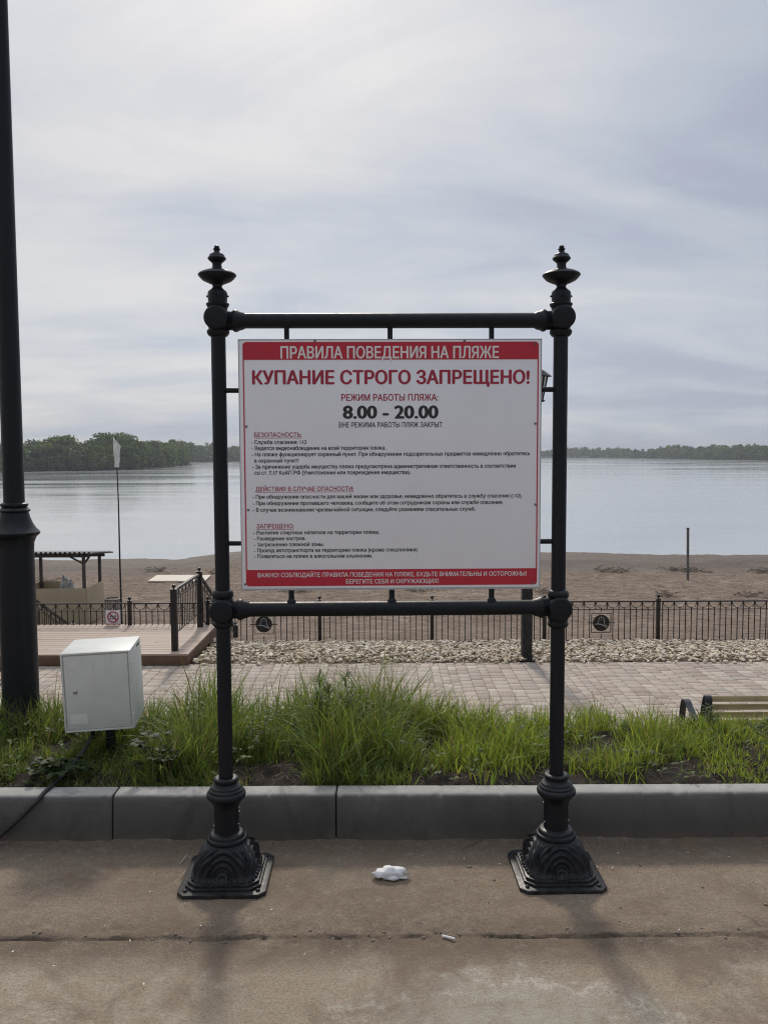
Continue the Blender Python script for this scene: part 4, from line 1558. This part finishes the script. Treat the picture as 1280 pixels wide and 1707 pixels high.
rail_set(RX, RY0, RY1, 'black metal railing along the right edge of the deck, turning down the beach stairs')
rail_set(-6.42, RY0, RY1 + .1, 'black metal stair railing behind the fence at the left, partly hidden by the lamp post', near=False)
st = empty('beach_stairs', (-4.75, 14.2, DZ), 'wooden stairs going down from the deck to the beach', 'stairs')
for i in range(8):
    mb = MB()
    mb.box((-4.75, 14.32 + i * .36, DZ - .14 - i * .173), (3.2, .36, .04))
    mb.build('tread', M['deck'], st, 30, .003)
for X in (-6.33, -3.17):
    MB().bar((X, 14.1, DZ - .12), (X, 17.1, DZ - 1.57), .05, .22).build('stringer', M['fascia'], st, 30)

# ------------------------------------------------------------------ beach things
# shelter with beige walls and corrugated roof
KYF = 27.0
kfr = P(144, 981, KYF)
kz = float(beach_z(kfr.x - .8, KYF + .8))
KX1 = kfr.x
KX0 = KX1 - 2.15
KD = 1.65
WT = P(144, 981, KYF).z
RT = P(145, 922, KYF).z
hut = empty('beach_shelter', ((KX0 + KX1) / 2, KYF, kz), 'open beach shelter with beige half walls, dark posts and a corrugated roof', 'shelter')


def wallp(x0, y0, x1, y1):
    mb = MB()
    mb.box(((x0 + x1) / 2, (y0 + y1) / 2, (kz - .2 + WT) / 2), (max(abs(x1 - x0), .03), max(abs(y1 - y0), .03), WT - kz + .2))
    mb.build('wall_panel', M['beige'], hut, 30, .004)


wallp(KX0, KYF, KX1, KYF)
wallp(KX1, KYF + .02, KX1, KYF + KD)
wallp(KX0, KYF + .02, KX0, KYF + KD)
wallp(KX0 + .05, KYF + KD, KX0 + .95, KYF + KD)
for x, yb in ((KX0 + .06, KYF + .07), (KX1 - .08, KYF + .07), (KX0 + .06, KYF + KD - .07), (KX1 - .08, KYF + KD - .07)):
    mb = MB()
    top = RT - .05 - (yb - KYF) * .10
    mb.box((x, yb, (kz + top) / 2), (.09, .09, top - kz))
    mb.build('post', M['dark_wood'], hut, 30, .004)
mb = MB()
for yb in (KYF + .07, KYF + KD - .07):
    zz_r = RT - .09 - (yb - KYF) * .10
    mb.bar((KX0 - .1, yb, zz_r), (KX1 + .1, yb, zz_r), .06, .10)
for x in (KX0 + .06, KX1 - .08):
    mb.bar((x, KYF - .1, RT - .04 + .01), (x, KYF + KD + .1, RT - .04 - .175), .05, .08)
for x, s in ((KX0 + .06, 1), (KX1 - .08, -1)):
    mb.bar((x, KYF + .07, RT - .38), (x, KYF + .75, RT - .14), .05, .05)
    mb.bar((x, KYF + .07, RT - .36), (x + s * .45, KYF + .07, RT - .12), .05, .05)
mb.build('roof_beam', M['dark_wood'], hut, 30)
nx = 90
vs, fs = [], []
for layer in (0, 1):
    for yy in (KYF - .22, KYF + KD + .22):
        for i in range(nx + 1):
            x = KX0 - .3 + (KX1 - KX0 + .62) * i / nx
            vs.append((x, yy, RT + .035 * math.sin(i * 2 * math.pi / 5) + .02 - .10 * (yy - KYF) - layer * .012))
n1_ = nx + 1
for i in range(nx):
    fs += [(i, i + 1, n1_ + i + 1, n1_ + i), (2 * n1_ + i + 1, 2 * n1_ + i, 3 * n1_ + i, 3 * n1_ + i + 1), (i + 1, i, 2 * n1_ + i, 2 * n1_ + i + 1), (n1_ + i, n1_ + i + 1, 3 * n1_ + i + 1, 3 * n1_ + i)]
mb = MB()
mb.add(vs, fs)
mb.build('roof', M['roof'], hut, 60)


def crumple(name, mat, c, sc, label, cat, amp=.25, seed=0, sub=4, group=None):
    bm = bmesh.new()
    bmesh.ops.create_icosphere(bm, subdivisions=sub, radius=1)
    v = np.array([q.co[:] for q in bm.verts])
    f = np.array([[q.index for q in fc.verts] for fc in bm.faces])
    bm.free()
    r2 = np.random.default_rng(seed)
    r = np.ones(len(v))
    for k in range(14):                               # folds: ridges and valleys along random planes
        d = r2.normal(size=3)
        d /= np.linalg.norm(d)
        w = np.abs(((v @ d + r2.uniform(-1, 1)) * r2.uniform(1.0, 3.6)) % 1.0 - .5) * 2
        r = r + amp * (w - .5) * r2.uniform(.25, .8)
    n = v * np.clip(r, .35, 2)[:, None] * np.array(sc)
    n[:, 2] = np.maximum(n[:, 2], -sc[2] * .55)
    n[:, 2] -= n[:, 2].min()
    n = n + np.array(c)
    return tag(np_mesh(name, n, f, mat), label, cat, group)


bp = Vector((P(112, 975, KYF + 1.3).x, KYF + 1.3, kz))
crumple('cloth_bundle', M['cloth'], (bp.x, bp.y, WT - .35), (.20, .18, .30), 'pale rumpled cloth bundle behind the front wall of the beach shelter', 'bundle', .35, 4)

# litter bin behind the fence
tb = T(189, 1041)
bn = empty('litter_bin', (tb.x, tb.y, float(beach_z(tb.x, tb.y))), 'slatted pale litter bin standing on the sand behind the no swimming plate', 'litter bin')
rbin = 12 * tb.y / FPX
hb = P(189, 998, tb.y).z - bn.location.z
mb = MB()
for i in range(18):
    a = i * 2 * math.pi / 18
    mb.box((tb.x + rbin * math.cos(a), tb.y + rbin * math.sin(a), bn.location.z + hb / 2), (.045, .045, hb), Matrix.Rotation(a, 3, 'Z'))
mb.build('slats', M['bin'], bn, 0)
mb = MB()
mb.lathe([(rbin + .03, hb * .98), (rbin + .04, hb), (rbin - .03, hb + .02), (rbin - .05, hb * .95)], (tb.x, tb.y, bn.location.z), 24)
mb.build('rim', M['dark_wood'], bn, 30)

# feather flag
fp = T(204, 1049)
ft = P(193, 727, fp.y)
flag = empty('beach_flag', fp, 'narrow white beach flag at the top of a thin dark pole on the sand', 'flag')
mb = MB()
mb.tube([fp - Vector((0, 0, .3)), fp.lerp(ft, .33), fp.lerp(ft, .66) + Vector((.02, 0, 0)), ft], [.030, .024, .018, .012], 10)
mb.build('pole', M['iron_far'], flag, 40)
ol = [(190, 728), (194, 732), (198, 738), (202.5, 744), (201, 752), (200.5, 760), (201.5, 767), (201, 772), (199, 774), (201.5, 777), (198, 779.5), (192.5, 778.5), (192.5, 770), (191.5, 755), (190, 738)]
mb = MB()
vs = []
for sgn_ in (-1, 1):
    for i, (a, b) in enumerate(ol):
        p = P(a, b, fp.y)
        off = .03 * math.sin(a * .9 + b * .12)
        vs.append((p.x, p.y + off + sgn_ * .006 - .07, p.z))
n = len(ol)
mb.add(vs, [tuple(range(n)), tuple(range(2 * n - 1, n - 1, -1))] + [(i, (i + 1) % n, n + (i + 1) % n, n + i) for i in range(n)])
mb.build('flag_cloth', M['flag'], flag, 0)

# single post on the beach
sp = T(1146, 967)
tp = P(1146, 881, sp.y)
mb = MB()
mb.tube([sp - Vector((0, 0, .3)), tp], 2.2 * sp.y / FPX, 14)
mb.lathe([(2.2 * sp.y / FPX, -.02), (2.7 * sp.y / FPX, -.01), (2.7 * sp.y / FPX, .03), (.02, .045)], tp, 14)
tag(mb.build('beach_post', M['grey_metal'], None, 40), 'single upright grey post standing in the sand near the water', 'post')

# pale board lying on the sand
pts = [T(247, 971), T(342, 971), T(352, 961), T(262, 961)]
mb = MB()
mb.add([p + Vector((0, 0, .02)) for p in pts] + [p + Vector((0, 0, .08)) for p in pts], [(3, 2, 1, 0), (4, 5, 6, 7), (0, 1, 5, 4), (1, 2, 6, 5), (2, 3, 7, 6), (3, 0, 4, 7)])
tag(mb.build('plywood_platform', M['plywood'], None, 30), 'pale flat board lying on the sand beyond the deck railing', 'board')


def drift(px, py, wpx, label, seed, n=46):
    r2 = random.Random(seed)
    c = T(px, py)
    w = wpx * c.y / FPX
    mb = MB()
    for i in range(n):
        a = r2.gauss(0, .55) + (math.pi if r2.random() < .5 else 0)
        q = Vector((c.x + r2.gauss(0, .24) * w, c.y + r2.gauss(0, .35), 0))
        q.z = float(beach_z(q.x, q.y)) + abs(r2.gauss(0, .08)) + .02
        L = r2.uniform(.15, .5) * min(1.3, w * .6)
        d = Vector((math.cos(a), math.sin(a), r2.gauss(.05, .22))) * L
        r = r2.uniform(.010, .03)
        mb.tube([q - d * .5, q + Vector((0, 0, r2.uniform(-.02, .05))), q + d * .5], [r, r * .9, r * .4], 5)
    tag(mb.build('driftwood_pile', M['drift'], None, 40), label, 'driftwood', 'driftwood piles on the beach')


drift(1020, 953, 58, 'long low heap of driftwood on the sand left of the grey post', 1, 70)
drift(1146, 952, 60, 'driftwood heap right behind the foot of the single grey post', 2, 70)
drift(1272, 954, 44, 'driftwood heap at the right edge of the beach', 3)
drift(1112, 994, 36, 'small driftwood heap just above the fence post right of the bell medallion', 4)
drift(1252, 995, 50, 'flat scatter of driftwood above the right end of the fence', 5)
drift(906, 989, 30, 'small driftwood heap beside the right post of the notice frame', 6)
drift(262, 953, 44, 'brown twig heap on the sand beyond the pale flat board', 7)
drift(352, 956, 22, 'twig heap showing beside the left post of the notice frame', 8, 26)
drift(500, 986, 60, 'thin line of driftwood below the left half of the rules board', 9, 40)
drift(700, 986, 46, 'thin line of driftwood under the middle of the rules board', 10, 40)
drift(82, 971, 40, 'twig heap beyond the beach shelter at the left', 12, 40)

# ------------------------------------------------------------------ bench on the lower path
bb = P(1178, 1163, 7.38)
BXL = bb.x
bench = empty('park_bench', (BXL + .8, 7.65, PZ), 'wooden slatted park bench with curled dark metal arms at the right edge', 'bench')


def ribbon(path, x, w, t, mb):
    pts = [Vector((x, y, z)) for y, z in path]
    vs, fs = [], []
    for i, p in enumerate(pts):
        d = (pts[min(i + 1, len(pts) - 1)] - pts[max(i - 1, 0)]).normalized()
        nrm = Vector((0, -d.z, d.y))
        for a, b in ((-w / 2, -t / 2), (w / 2, -t / 2), (w / 2, t / 2), (-w / 2, t / 2)):
            vs.append(p + Vector((a, 0, 0)) + nrm * b)
    for i in range(len(pts) - 1):
        for k in range(4):
            j = (k + 1) % 4
            fs.append((i * 4 + k, i * 4 + j, i * 4 + 4 + j, i * 4 + 4 + k))
    fs += [(3, 2, 1, 0), tuple(range(len(vs) - 4, len(vs)))]
    mb.add(vs, fs)


def spline(cp, n=8):
    out = []
    for i in range(len(cp) - 1):
        p0, p1, p2, p3 = [np.array(cp[j]) for j in (max(i - 1, 0), i, i + 1, min(i + 2, len(cp) - 1))]
        for q in range(n):
            t = q / n
            out.append(tuple(.5 * (2 * p1 + (p2 - p0) * t + (2 * p0 - 5 * p1 + 4 * p2 - p3) * t * t + (3 * p1 - p0 - 3 * p2 + p3) * t ** 3)))
    out.append(tuple(cp[-1]))
    return out


z0 = PZ
side = [(7.38 + (y_ - 7.38) * .80, z_) for y_, z_ in spline([(8.10, z0), (8.13, z0 + .25), (8.14, z0 + .50), (8.08, z0 + .655), (7.98, z0 + .675), (7.88, z0 + .63), (7.72, z0 + .57), (7.58, z0 + .565), (7.49, z0 + .66), (7.43, z0 + .80), (7.38, z0 + .865), (7.335, z0 + .85), (7.33, z0 + .76), (7.36, z0 + .5), (7.36, z0 + .2), (7.34, z0)])]
for X in (BXL + .0, BXL + 1.75):
    mb = MB()
    ribbon(side, X, .06, .008, mb)
    ribbon([(7.42, z0 + .42), (7.97, z0 + .42)], X, .05, .008, mb)
    mb.build('side_frame', M['bench_metal'], bench, 40)
for i in range(6):
    zc = z0 + .83 - i * .080
    yc = 7.40 + i * .022
    mb = MB()
    mb.box((BXL + .88, yc, zc), (1.66, .034, .050), Matrix.Rotation(RAD(-15), 3, 'X'))
    mb.build('back_slat', M['slat'], bench, 30, .005)
for i in range(6):
    mb = MB()
    mb.box((BXL + .88, 7.52 + i * .080, z0 + .44 + .004 * abs(i - 2)), (1.66, .068, .032))
    mb.build('seat_slat', M['slat'], bench, 30, .005)
b2 = copy_tree(bench)
b2.location = (P(2, 1100, 9.5).x - 1.75 + .8 - .0, 9.6, PZ)
b2['label'] = 'second park bench mostly hidden behind the lamp post at the left edge'
bench['group'] = b2['group'] = 'benches on the lower path'

# ------------------------------------------------------------------ grass
GH = [(-600, .2), (0, .20), (90, .21), (110, .17), (235, .20), (250, .31), (335, .33), (385, .27), (400, .24), (490, .26), (525, .36), (640, .37), (680, .24), (720, .17), (760, .17), (850, .16), (890, .12), (940, .12), (1000, .17), (1090, .17), (1110, .10), (1150, .085), (1280, .085), (1900, .2)]
NB = 28000


def px_of(X, Y):
    return X * FPX / (Y * .998 + .07) + 640


Xb, Yb, Hb, Db, Cb = [], [], [], [], []
while len(Xb) < NB:
    X = np.where(rng.random(4000) < .86, rng.uniform(-2.4, 2.8, 4000), rng.uniform(-5, 5.5, 4000))
    Yq = 3.49 + 1.25 * rng.random(4000) ** 1.1
    px = px_of(X, Yq)
    cl_ = fbm(X, Yq, .22, 90, 3)
    right = np.clip((px - 660) / 120, 0, 1)
    front = np.clip((3.82 - Yq) / .3, 0, 1)
    keep = np.clip((cl_ - .24 - .20 * right * front - .12 * right) * 5.5, 0, 1) * (1 - .5 * right * front) * (1 - .3 * right)
    far_ = np.clip((Yq - 4.3) / .4, 0, 1)
    keep = keep * (1 - .75 * far_)
    ok = rng.random(4000) < keep
    for x, y, c in zip(X[ok], Yq[ok], cl_[ok]):
        Xb.append(x)
        Yb.append(y)
        Cb.append(c)
Xb, Yb, Cb = np.array(Xb[:NB]), np.array(Yb[:NB]), np.array(Cb[:NB])
pxb = px_of(Xb, Yb)
H = np.interp(pxb, [a for a, b in GH], [b for a, b in GH]) * (0.32 + 0.85 * np.clip((Cb - .3) / .38, 0, 1)) * rng.uniform(.55, 1.12, NB) * 1.13
H *= np.interp(Yb, [3.49, 3.65, 3.9, 4.4, 4.75], [.42, .65, .95, 1.08, 1.0])
tall = rng.random(NB) < .028
H = np.where((pxb > 85) & (pxb < 165) & (Yb < 3.78), H * .45, H)
H = np.where((pxb > 160) & (pxb < 212) & (Yb < 3.95), H * .35, H)
H = np.where(tall, H * rng.uniform(1.2, 1.55, NB), H)
Zb = bed_z(Xb, Yb) - .01
ang = rng.uniform(0, 6.283, NB)
lean = np.abs(rng.normal(.22, .20, NB)) * np.where(tall, .6, 1)
droop = np.clip(rng.normal(.30, .30, NB), 0, 1.0) * np.where(tall, .35, 1)
wid = (.0013 + .0036 * rng.random(NB) ** 1.6) * np.where(tall, .55, 1)
SEG = 5
dirx, diry = np.cos(ang), np.sin(ang)
fa = rng.uniform(0, 6.283, NB)
sx_, sy_ = np.cos(fa), np.sin(fa)
VV = np.zeros((NB, (SEG + 1) * 2, 3), np.float32)
for s in range(SEG + 1):
    t = s / SEG
    out = H * (lean * t + droop * t ** 2.6)
    up_ = H * (t - .42 * droop * t ** 3.2)
    w = wid * (1 - t ** 2.2) * (0.6 + .4 * min(1, t * 4)) + .0002
    for k, sg in ((0, -1), (1, 1)):
        VV[:, 2 * s + k, 0] = Xb + dirx * out + sg * sx_ * w
        VV[:, 2 * s + k, 1] = Yb + diry * out + sg * sy_ * w
        VV[:, 2 * s + k, 2] = Zb + up_
fl_ = np.array([[2 * s, 2 * s + 1, 2 * s + 3, 2 * s + 2] for s in range(SEG)])
FF = (np.arange(NB)[:, None, None] * (SEG + 1) * 2 + fl_[None]).reshape(-1, 4)
mixr = np.clip((pxb - 640) / 160, 0, 1)[:, None]
base_c = (1 - mixr) * np.array([[.135, .185, .052]]) + mixr * np.array([[.205, .262, .058]])
base_c = base_c * rng.uniform(.55, 1.5, (NB, 1)) * np.stack([rng.uniform(.85, 1.25, NB), np.ones(NB), rng.uniform(.7, 1.3, NB)], 1)
dry = rng.random(NB) < np.where(tall, .35, .075)
base_c[dry] = np.array([.27, .22, .12]) * rng.uniform(.6, 1.2, (dry.sum(), 1))
colv = np.repeat(base_c, (SEG + 1) * 2, 0)
tag(np_mesh('grass', VV.reshape(-1, 3), FF, M['grass'], col=colv), 'tall uneven green grass growing on the bank behind the kerb', 'grass', kind='stuff')

M['drystraw'] = simple('old_straw', (0.30, 0.24, 0.16), 0.85, 0, 0.3, 40)
# short dry litter on the bare soil
mb = MB()
for i in range(700):
    x = random.uniform(-1.9, 2.5)
    y = random.uniform(3.49, 3.85)
    z = float(bed_z(x, y)) + .004
    a = random.uniform(0, 6.28)
    L = random.uniform(.006, .030)
    d = Vector((math.cos(a) * L, math.sin(a) * L, random.uniform(-.004, .012)))
    mb.tube([Vector((x, y, z)) - d, Vector((x, y, z + .003)), Vector((x, y, z)) + d], [.0007, .0010, .0005], 4)
tag(mb.build('dry_grass_litter', M['drystraw'], None, 0), 'dry straw scattered on the bare soil along the kerb', 'straw', kind='stuff')


def leaf_quads(p, d, L, w, col, fold=.25):
    """one pointed leaf as 4 quads"""
    d = d.normalized()
    s = d.cross(Vector((0, 0, 1)))
    if s.length < .01:
        s = Vector((1, 0, 0))
    s.normalize()
    n = s.cross(d)
    vs = []
    for t, ww, dz in ((0, .12, 0), (.3, .9, .05), (.6, 1.0, .03), (.85, .55, -.06), (1.0, .04, -.14)):
        c = p + d * (L * t) + n * (dz * L)
        vs += [c - s * (w * ww / 2) + n * (fold * w * ww * .4), c, c + s * (w * ww / 2) + n * (fold * w * ww * .4)]
    fs = []
    for i in range(4):
        for k in (0, 1):
            fs.append((i * 3 + k, i * 3 + k + 1, i * 3 + 4 + k, i * 3 + 3 + k))
    return [tuple(v) for v in vs], fs, [col] * len(vs)


def weed(px, py_top, Y, label, style, seed):
    r2 = random.Random(seed)
    top = P(px, py_top, Y)
    z = float(bed_z(top.x, Y))
    base = Vector((top.x + r2.uniform(-.02, .02), Y, z))
    o = empty('weed_plant', base, label, 'plant', 'taller weeds in the grass')
    Vl, Fl, Cl = [], [], []
    mb = MB()
    h = top.z - z

    def leaf(p, d, L, w, c):
        v, f, q = leaf_quads(p, d, L, w, c)
        b = len(Vl)
        Vl.extend(v)
        Fl.extend([tuple(b + i for i in t) for t in f])
        Cl.extend(q)
    if style == 'feather':
        mb.tube([base, base.lerp(top, .5) + Vector((.006, 0, 0)), top - Vector((0, 0, .02))], [.0035, .003, .0018], 6)
        for i in range(70):
            t = r2.uniform(.35, 1.0)
            p = base.lerp(top, t)
            a = r2.uniform(0, 6.28)
            el = r2.uniform(-.1, .75) if t < .85 else r2.uniform(.2, 1.3)
            dv = Vector((math.cos(a) * math.cos(el), math.sin(a) * math.cos(el), math.sin(el)))
            L = .064 * (1.2 - t * .45)
            g = r2.uniform(.75, 1.25)
            c = (.22 * g, .26 * g, .15 * g)
            leaf(p, dv, L, .011, c)
            for k in (.35, .55, .75):
                for s in (-1, 1):
                    side_ = Vector((-dv.y, dv.x, .2)) * s
                    leaf(p + dv * (L * k), dv + side_ * .9, L * .34, .005, c)
    elif style == 'broad':
        for q in range(26):
            a = r2.uniform(0, 6.28)
            hh = h * r2.uniform(.35, 1.05)
            R = r2.uniform(.01, .13)
            p = base + Vector((math.cos(a) * R, math.sin(a) * R * .7, hh))
            mb.tube([base + Vector((math.cos(a) * .01, math.sin(a) * .01, 0)), base.lerp(p, .6) + Vector((0, 0, .02)), p], [.0022, .0018, .0012], 5)
            for s in range(4):
                b_ = a + r2.uniform(-1.6, 1.6)
                g = r2.uniform(.6, 1.3)
                leaf(p, Vector((math.cos(b_), math.sin(b_), r2.uniform(-.2, .45))), r2.uniform(.035, .06), r2.uniform(.024, .036), (.036 * g, .062 * g, .018 * g))
    else:
        for q in range(4):
            tp_ = top + Vector((r2.uniform(-.07, .07), r2.uniform(-.05, .05), -r2.uniform(0, .4) * h if q else 0))
            mb.tube([base, base.lerp(tp_, .5) + Vector((r2.uniform(-.01, .01), 0, 0)), tp_], [.0026, .002, .001], 5)
            for i in range(15):
                t = .3 + .7 * i / 14
                p = base.lerp(tp_, t)
                a = i * 2.4
                g = r2.uniform(.7, 1.3)
                leaf(p, Vector((math.cos(a), math.sin(a), .35)), .042 * (1.2 - .6 * t), .012, (.095 * g, .135 * g, .035 * g))
    mb.build('stem', M['grass'] if False else M['stem'], o, 60)
    np_mesh('leaves', np.array(Vl), np.array(Fl), M['grass'], o, col=np.array(Cl))
    return o


M['stem_'] = None
M['stem'] = simple('plant_stem', (0.085, 0.105, 0.04), 0.7, 0, 0.25, 20)
weed(533, 1129, 4.05, 'left one of two feathery weeds sticking up above the tall grass', 'feather', 1)
weed(576, 1130, 4.08, 'right one of two feathery weeds sticking up above the tall grass', 'feather', 2)
weed(549, 1149, 4.06, 'short feathery sprout between the two tall feathery weeds', 'feather', 3)
weed(622, 1172, 3.95, 'light green leafy weed at the right end of the tall grass clump', 'leafy', 4)
weed(604, 1150, 4.0, 'tall leafy weed among the highest grass right of the feathery weeds', 'leafy', 21)
weed(562, 1166, 3.92, 'leafy weed standing in front of the two feathery weeds', 'leafy', 22)
weed(505, 1164, 3.98, 'leafy weed at the left end of the tall grass clump', 'leafy', 23)
weed(318, 1138, 3.95, 'tall leafy weed between the grey box and the left post', 'leafy', 24)
weed(430, 1180, 3.9, 'leafy weed just right of the left post', 'leafy', 25)
weed(1052, 1200, 4.15, 'leafy weed between the right post and the bench', 'leafy', 26)
weed(782, 1196, 4.1, 'small leafy weed poking out of the short grass under the board', 'leafy', 5)
weed(1140, 1192, 4.3, 'slim leafy weed in front of the curled bench arm', 'leafy', 6)
weed(1192, 1180, 4.25, 'taller leafy weed in front of the bench slats', 'leafy', 7)
weed(1262, 1196, 4.3, 'leafy weed at the right edge in front of the bench', 'leafy', 8)
weed(100, 1268, 3.60, 'broad leaved weed spreading below the grey box beside the cable', 'broad', 9)
weed(268, 1235, 3.66, 'low broad leaved weed left of the left post', 'broad', 11)

# low leafy ground cover between the blades
Vl, Fl, Cl = [], [], []
for i in range(620):
    x = rng.uniform(-2.3, 2.7)
    y = 3.49 + .8 * rng.random() ** 1.3
    if fbm(x, y, .3, 131, 3) < .47 + .05 * (x > .2):
        continue
    z = float(bed_z(x, y))
    hh = rng.uniform(.01, .09) * (1.5 if y > 3.6 else .8)
    for k in range(rng.integers(2, 5)):
        a = rng.uniform(0, 6.283)
        g_ = rng.uniform(.6, 1.35)
        v, f, q = leaf_quads(Vector((x, y, z + hh)), Vector((math.cos(a), math.sin(a), rng.uniform(-.1, .7))), rng.uniform(.018, .042), rng.uniform(.009, .02), (.085 * g_, .125 * g_, .034 * g_))
        b = len(Vl)
        Vl.extend(v)
        Fl.extend([tuple(b + t for t in ff) for ff in f])
        Cl.extend(q)
tag(np_mesh('ground_cover', np.array(Vl), np.array(Fl), M['grass'], col=np.array(Cl)), 'small leafy plants growing low among the grass blades', 'ground cover', kind='stuff')

# ------------------------------------------------------------------ litter on the pavement
g = G(652, 1466, .004)
crumple('crumpled_paper', M['paper'], (g.x, g.y + .02, .004), (.057, .030, .024), 'crumpled white paper tissue lying on the pavement between the posts', 'litter', .36, 9, 3)
g, g2 = G(737, 1560, .006), G(758, 1565, .006)
mb = MB()
mb.tube([g, g2], .0042, 10)
tag(mb.build('cigarette_butt', M['paper'], None, 40), 'white cigarette butt lying across the crumbled pavement joint', 'cigarette butt')
fl_pos = [(250, 1486), (175, 1543), (22, 1586), (453, 1516), (335, 1543), (217, 1568), (693, 1444), (773, 1431), (704, 1426), (833, 1440), (758, 1404), (1030, 1422), (1000, 1447), (1020, 1446), (1131, 1550), (673, 1534), (1214, 1428), (1146, 1421), (995, 1445), (985, 1449), (508, 1590), (240, 1640), (90, 1610)]
for i, (a, b) in enumerate(fl_pos):
    p = G(a, b, .009)
    an = random.uniform(0, 3.14)
    L, w = random.uniform(.003, .008), random.uniform(.0012, .003)
    mb = MB()
    pts = [(math.cos(t) * L, math.sin(t) * w) for t in [q * math.pi / 4 for q in range(8)]]
    mb.prism(pts, 0, .0009, Matrix.Translation(p) @ Matrix.Rotation(an, 4, 'Z') @ Matrix.Rotation(.2, 4, 'X'))
    tag(mb.build('petal', M['petal'], None, 0), 'tiny pale petal or paper scrap dropped on the dusty pavement', 'petal', 'pale scraps scattered on the pavement')
for (a, b, c, d, lab) in ((300, 1440, 311, 1425, 'longer dry straw beside the left foot of the frame'), (301, 1462, 308, 1453, 'shorter dry straw beside the left foot of the frame')):
    p, q = G(a, b, .008), G(c, d, .012)
    mb = MB()
    mb.tube([p, p.lerp(q, .5) + Vector((.004, 0, .004)), q], [.0016, .002, .001], 6)
    tag(mb.build('straw', M['twig'], None, 40), lab, 'straw', 'dry straws on the pavement')
# loose grit along the crumbled joint
Vs, Fs = [], []
for i in range(190):
    x = rng.uniform(-1.5, 1.5)
    y = float(edge_line(np.array(x))) + rng.normal(.012, .02) if rng.random() < .9 else rng.uniform(2.25, 3.33)
    r = .0012 + .0045 * rng.random() ** 3
    q = ico_v[:12] if False else ico_v
    q = q * np.array([r * rng.uniform(.8, 1.4), r * rng.uniform(.8, 1.4), r * .8]) * (1 + .2 * rng.normal(size=(len(ico_v), 1)) * .3)
    q = q + np.array([x, y, float(pav_z(np.array(x), np.array(y))) + r * .4])
    Vs.append(q)
    Fs.append(ico_f + i * len(ico_v))
M['grit'] = simple('grit', (0.22, 0.18, 0.145), 0.95, 0, 0.4, 60)
tag(np_mesh('grit', np.concatenate(Vs), np.concatenate(Fs), M['grit']), 'loose grit crumbled along the pavement joint', 'grit', kind='stuff')

# ------------------------------------------------------------------ river haze
mb = MB()
mb.box((0, 1140, 14), (3060, 2360, 44))
hz = mb.build('haze', M['sand'], None, 0)
hm = bpy.data.materials.new('river_haze')
hm.use_nodes = True
hn = hm.node_tree.nodes
hn.clear()
ho, hv = hn.new('ShaderNodeOutputMaterial'), hn.new('ShaderNodeVolumePrincipled')
hv.inputs['Color'].default_value = (0.92, 0.95, 1.0, 1)
hv.inputs['Density'].default_value = 0.00034
hm.node_tree.links.new(hv.outputs[0], ho.inputs['Volume'])
hz.data.materials.clear()
hz.data.materials.append(hm)
tag(hz, 'thin pale haze over the river', kind='stuff')
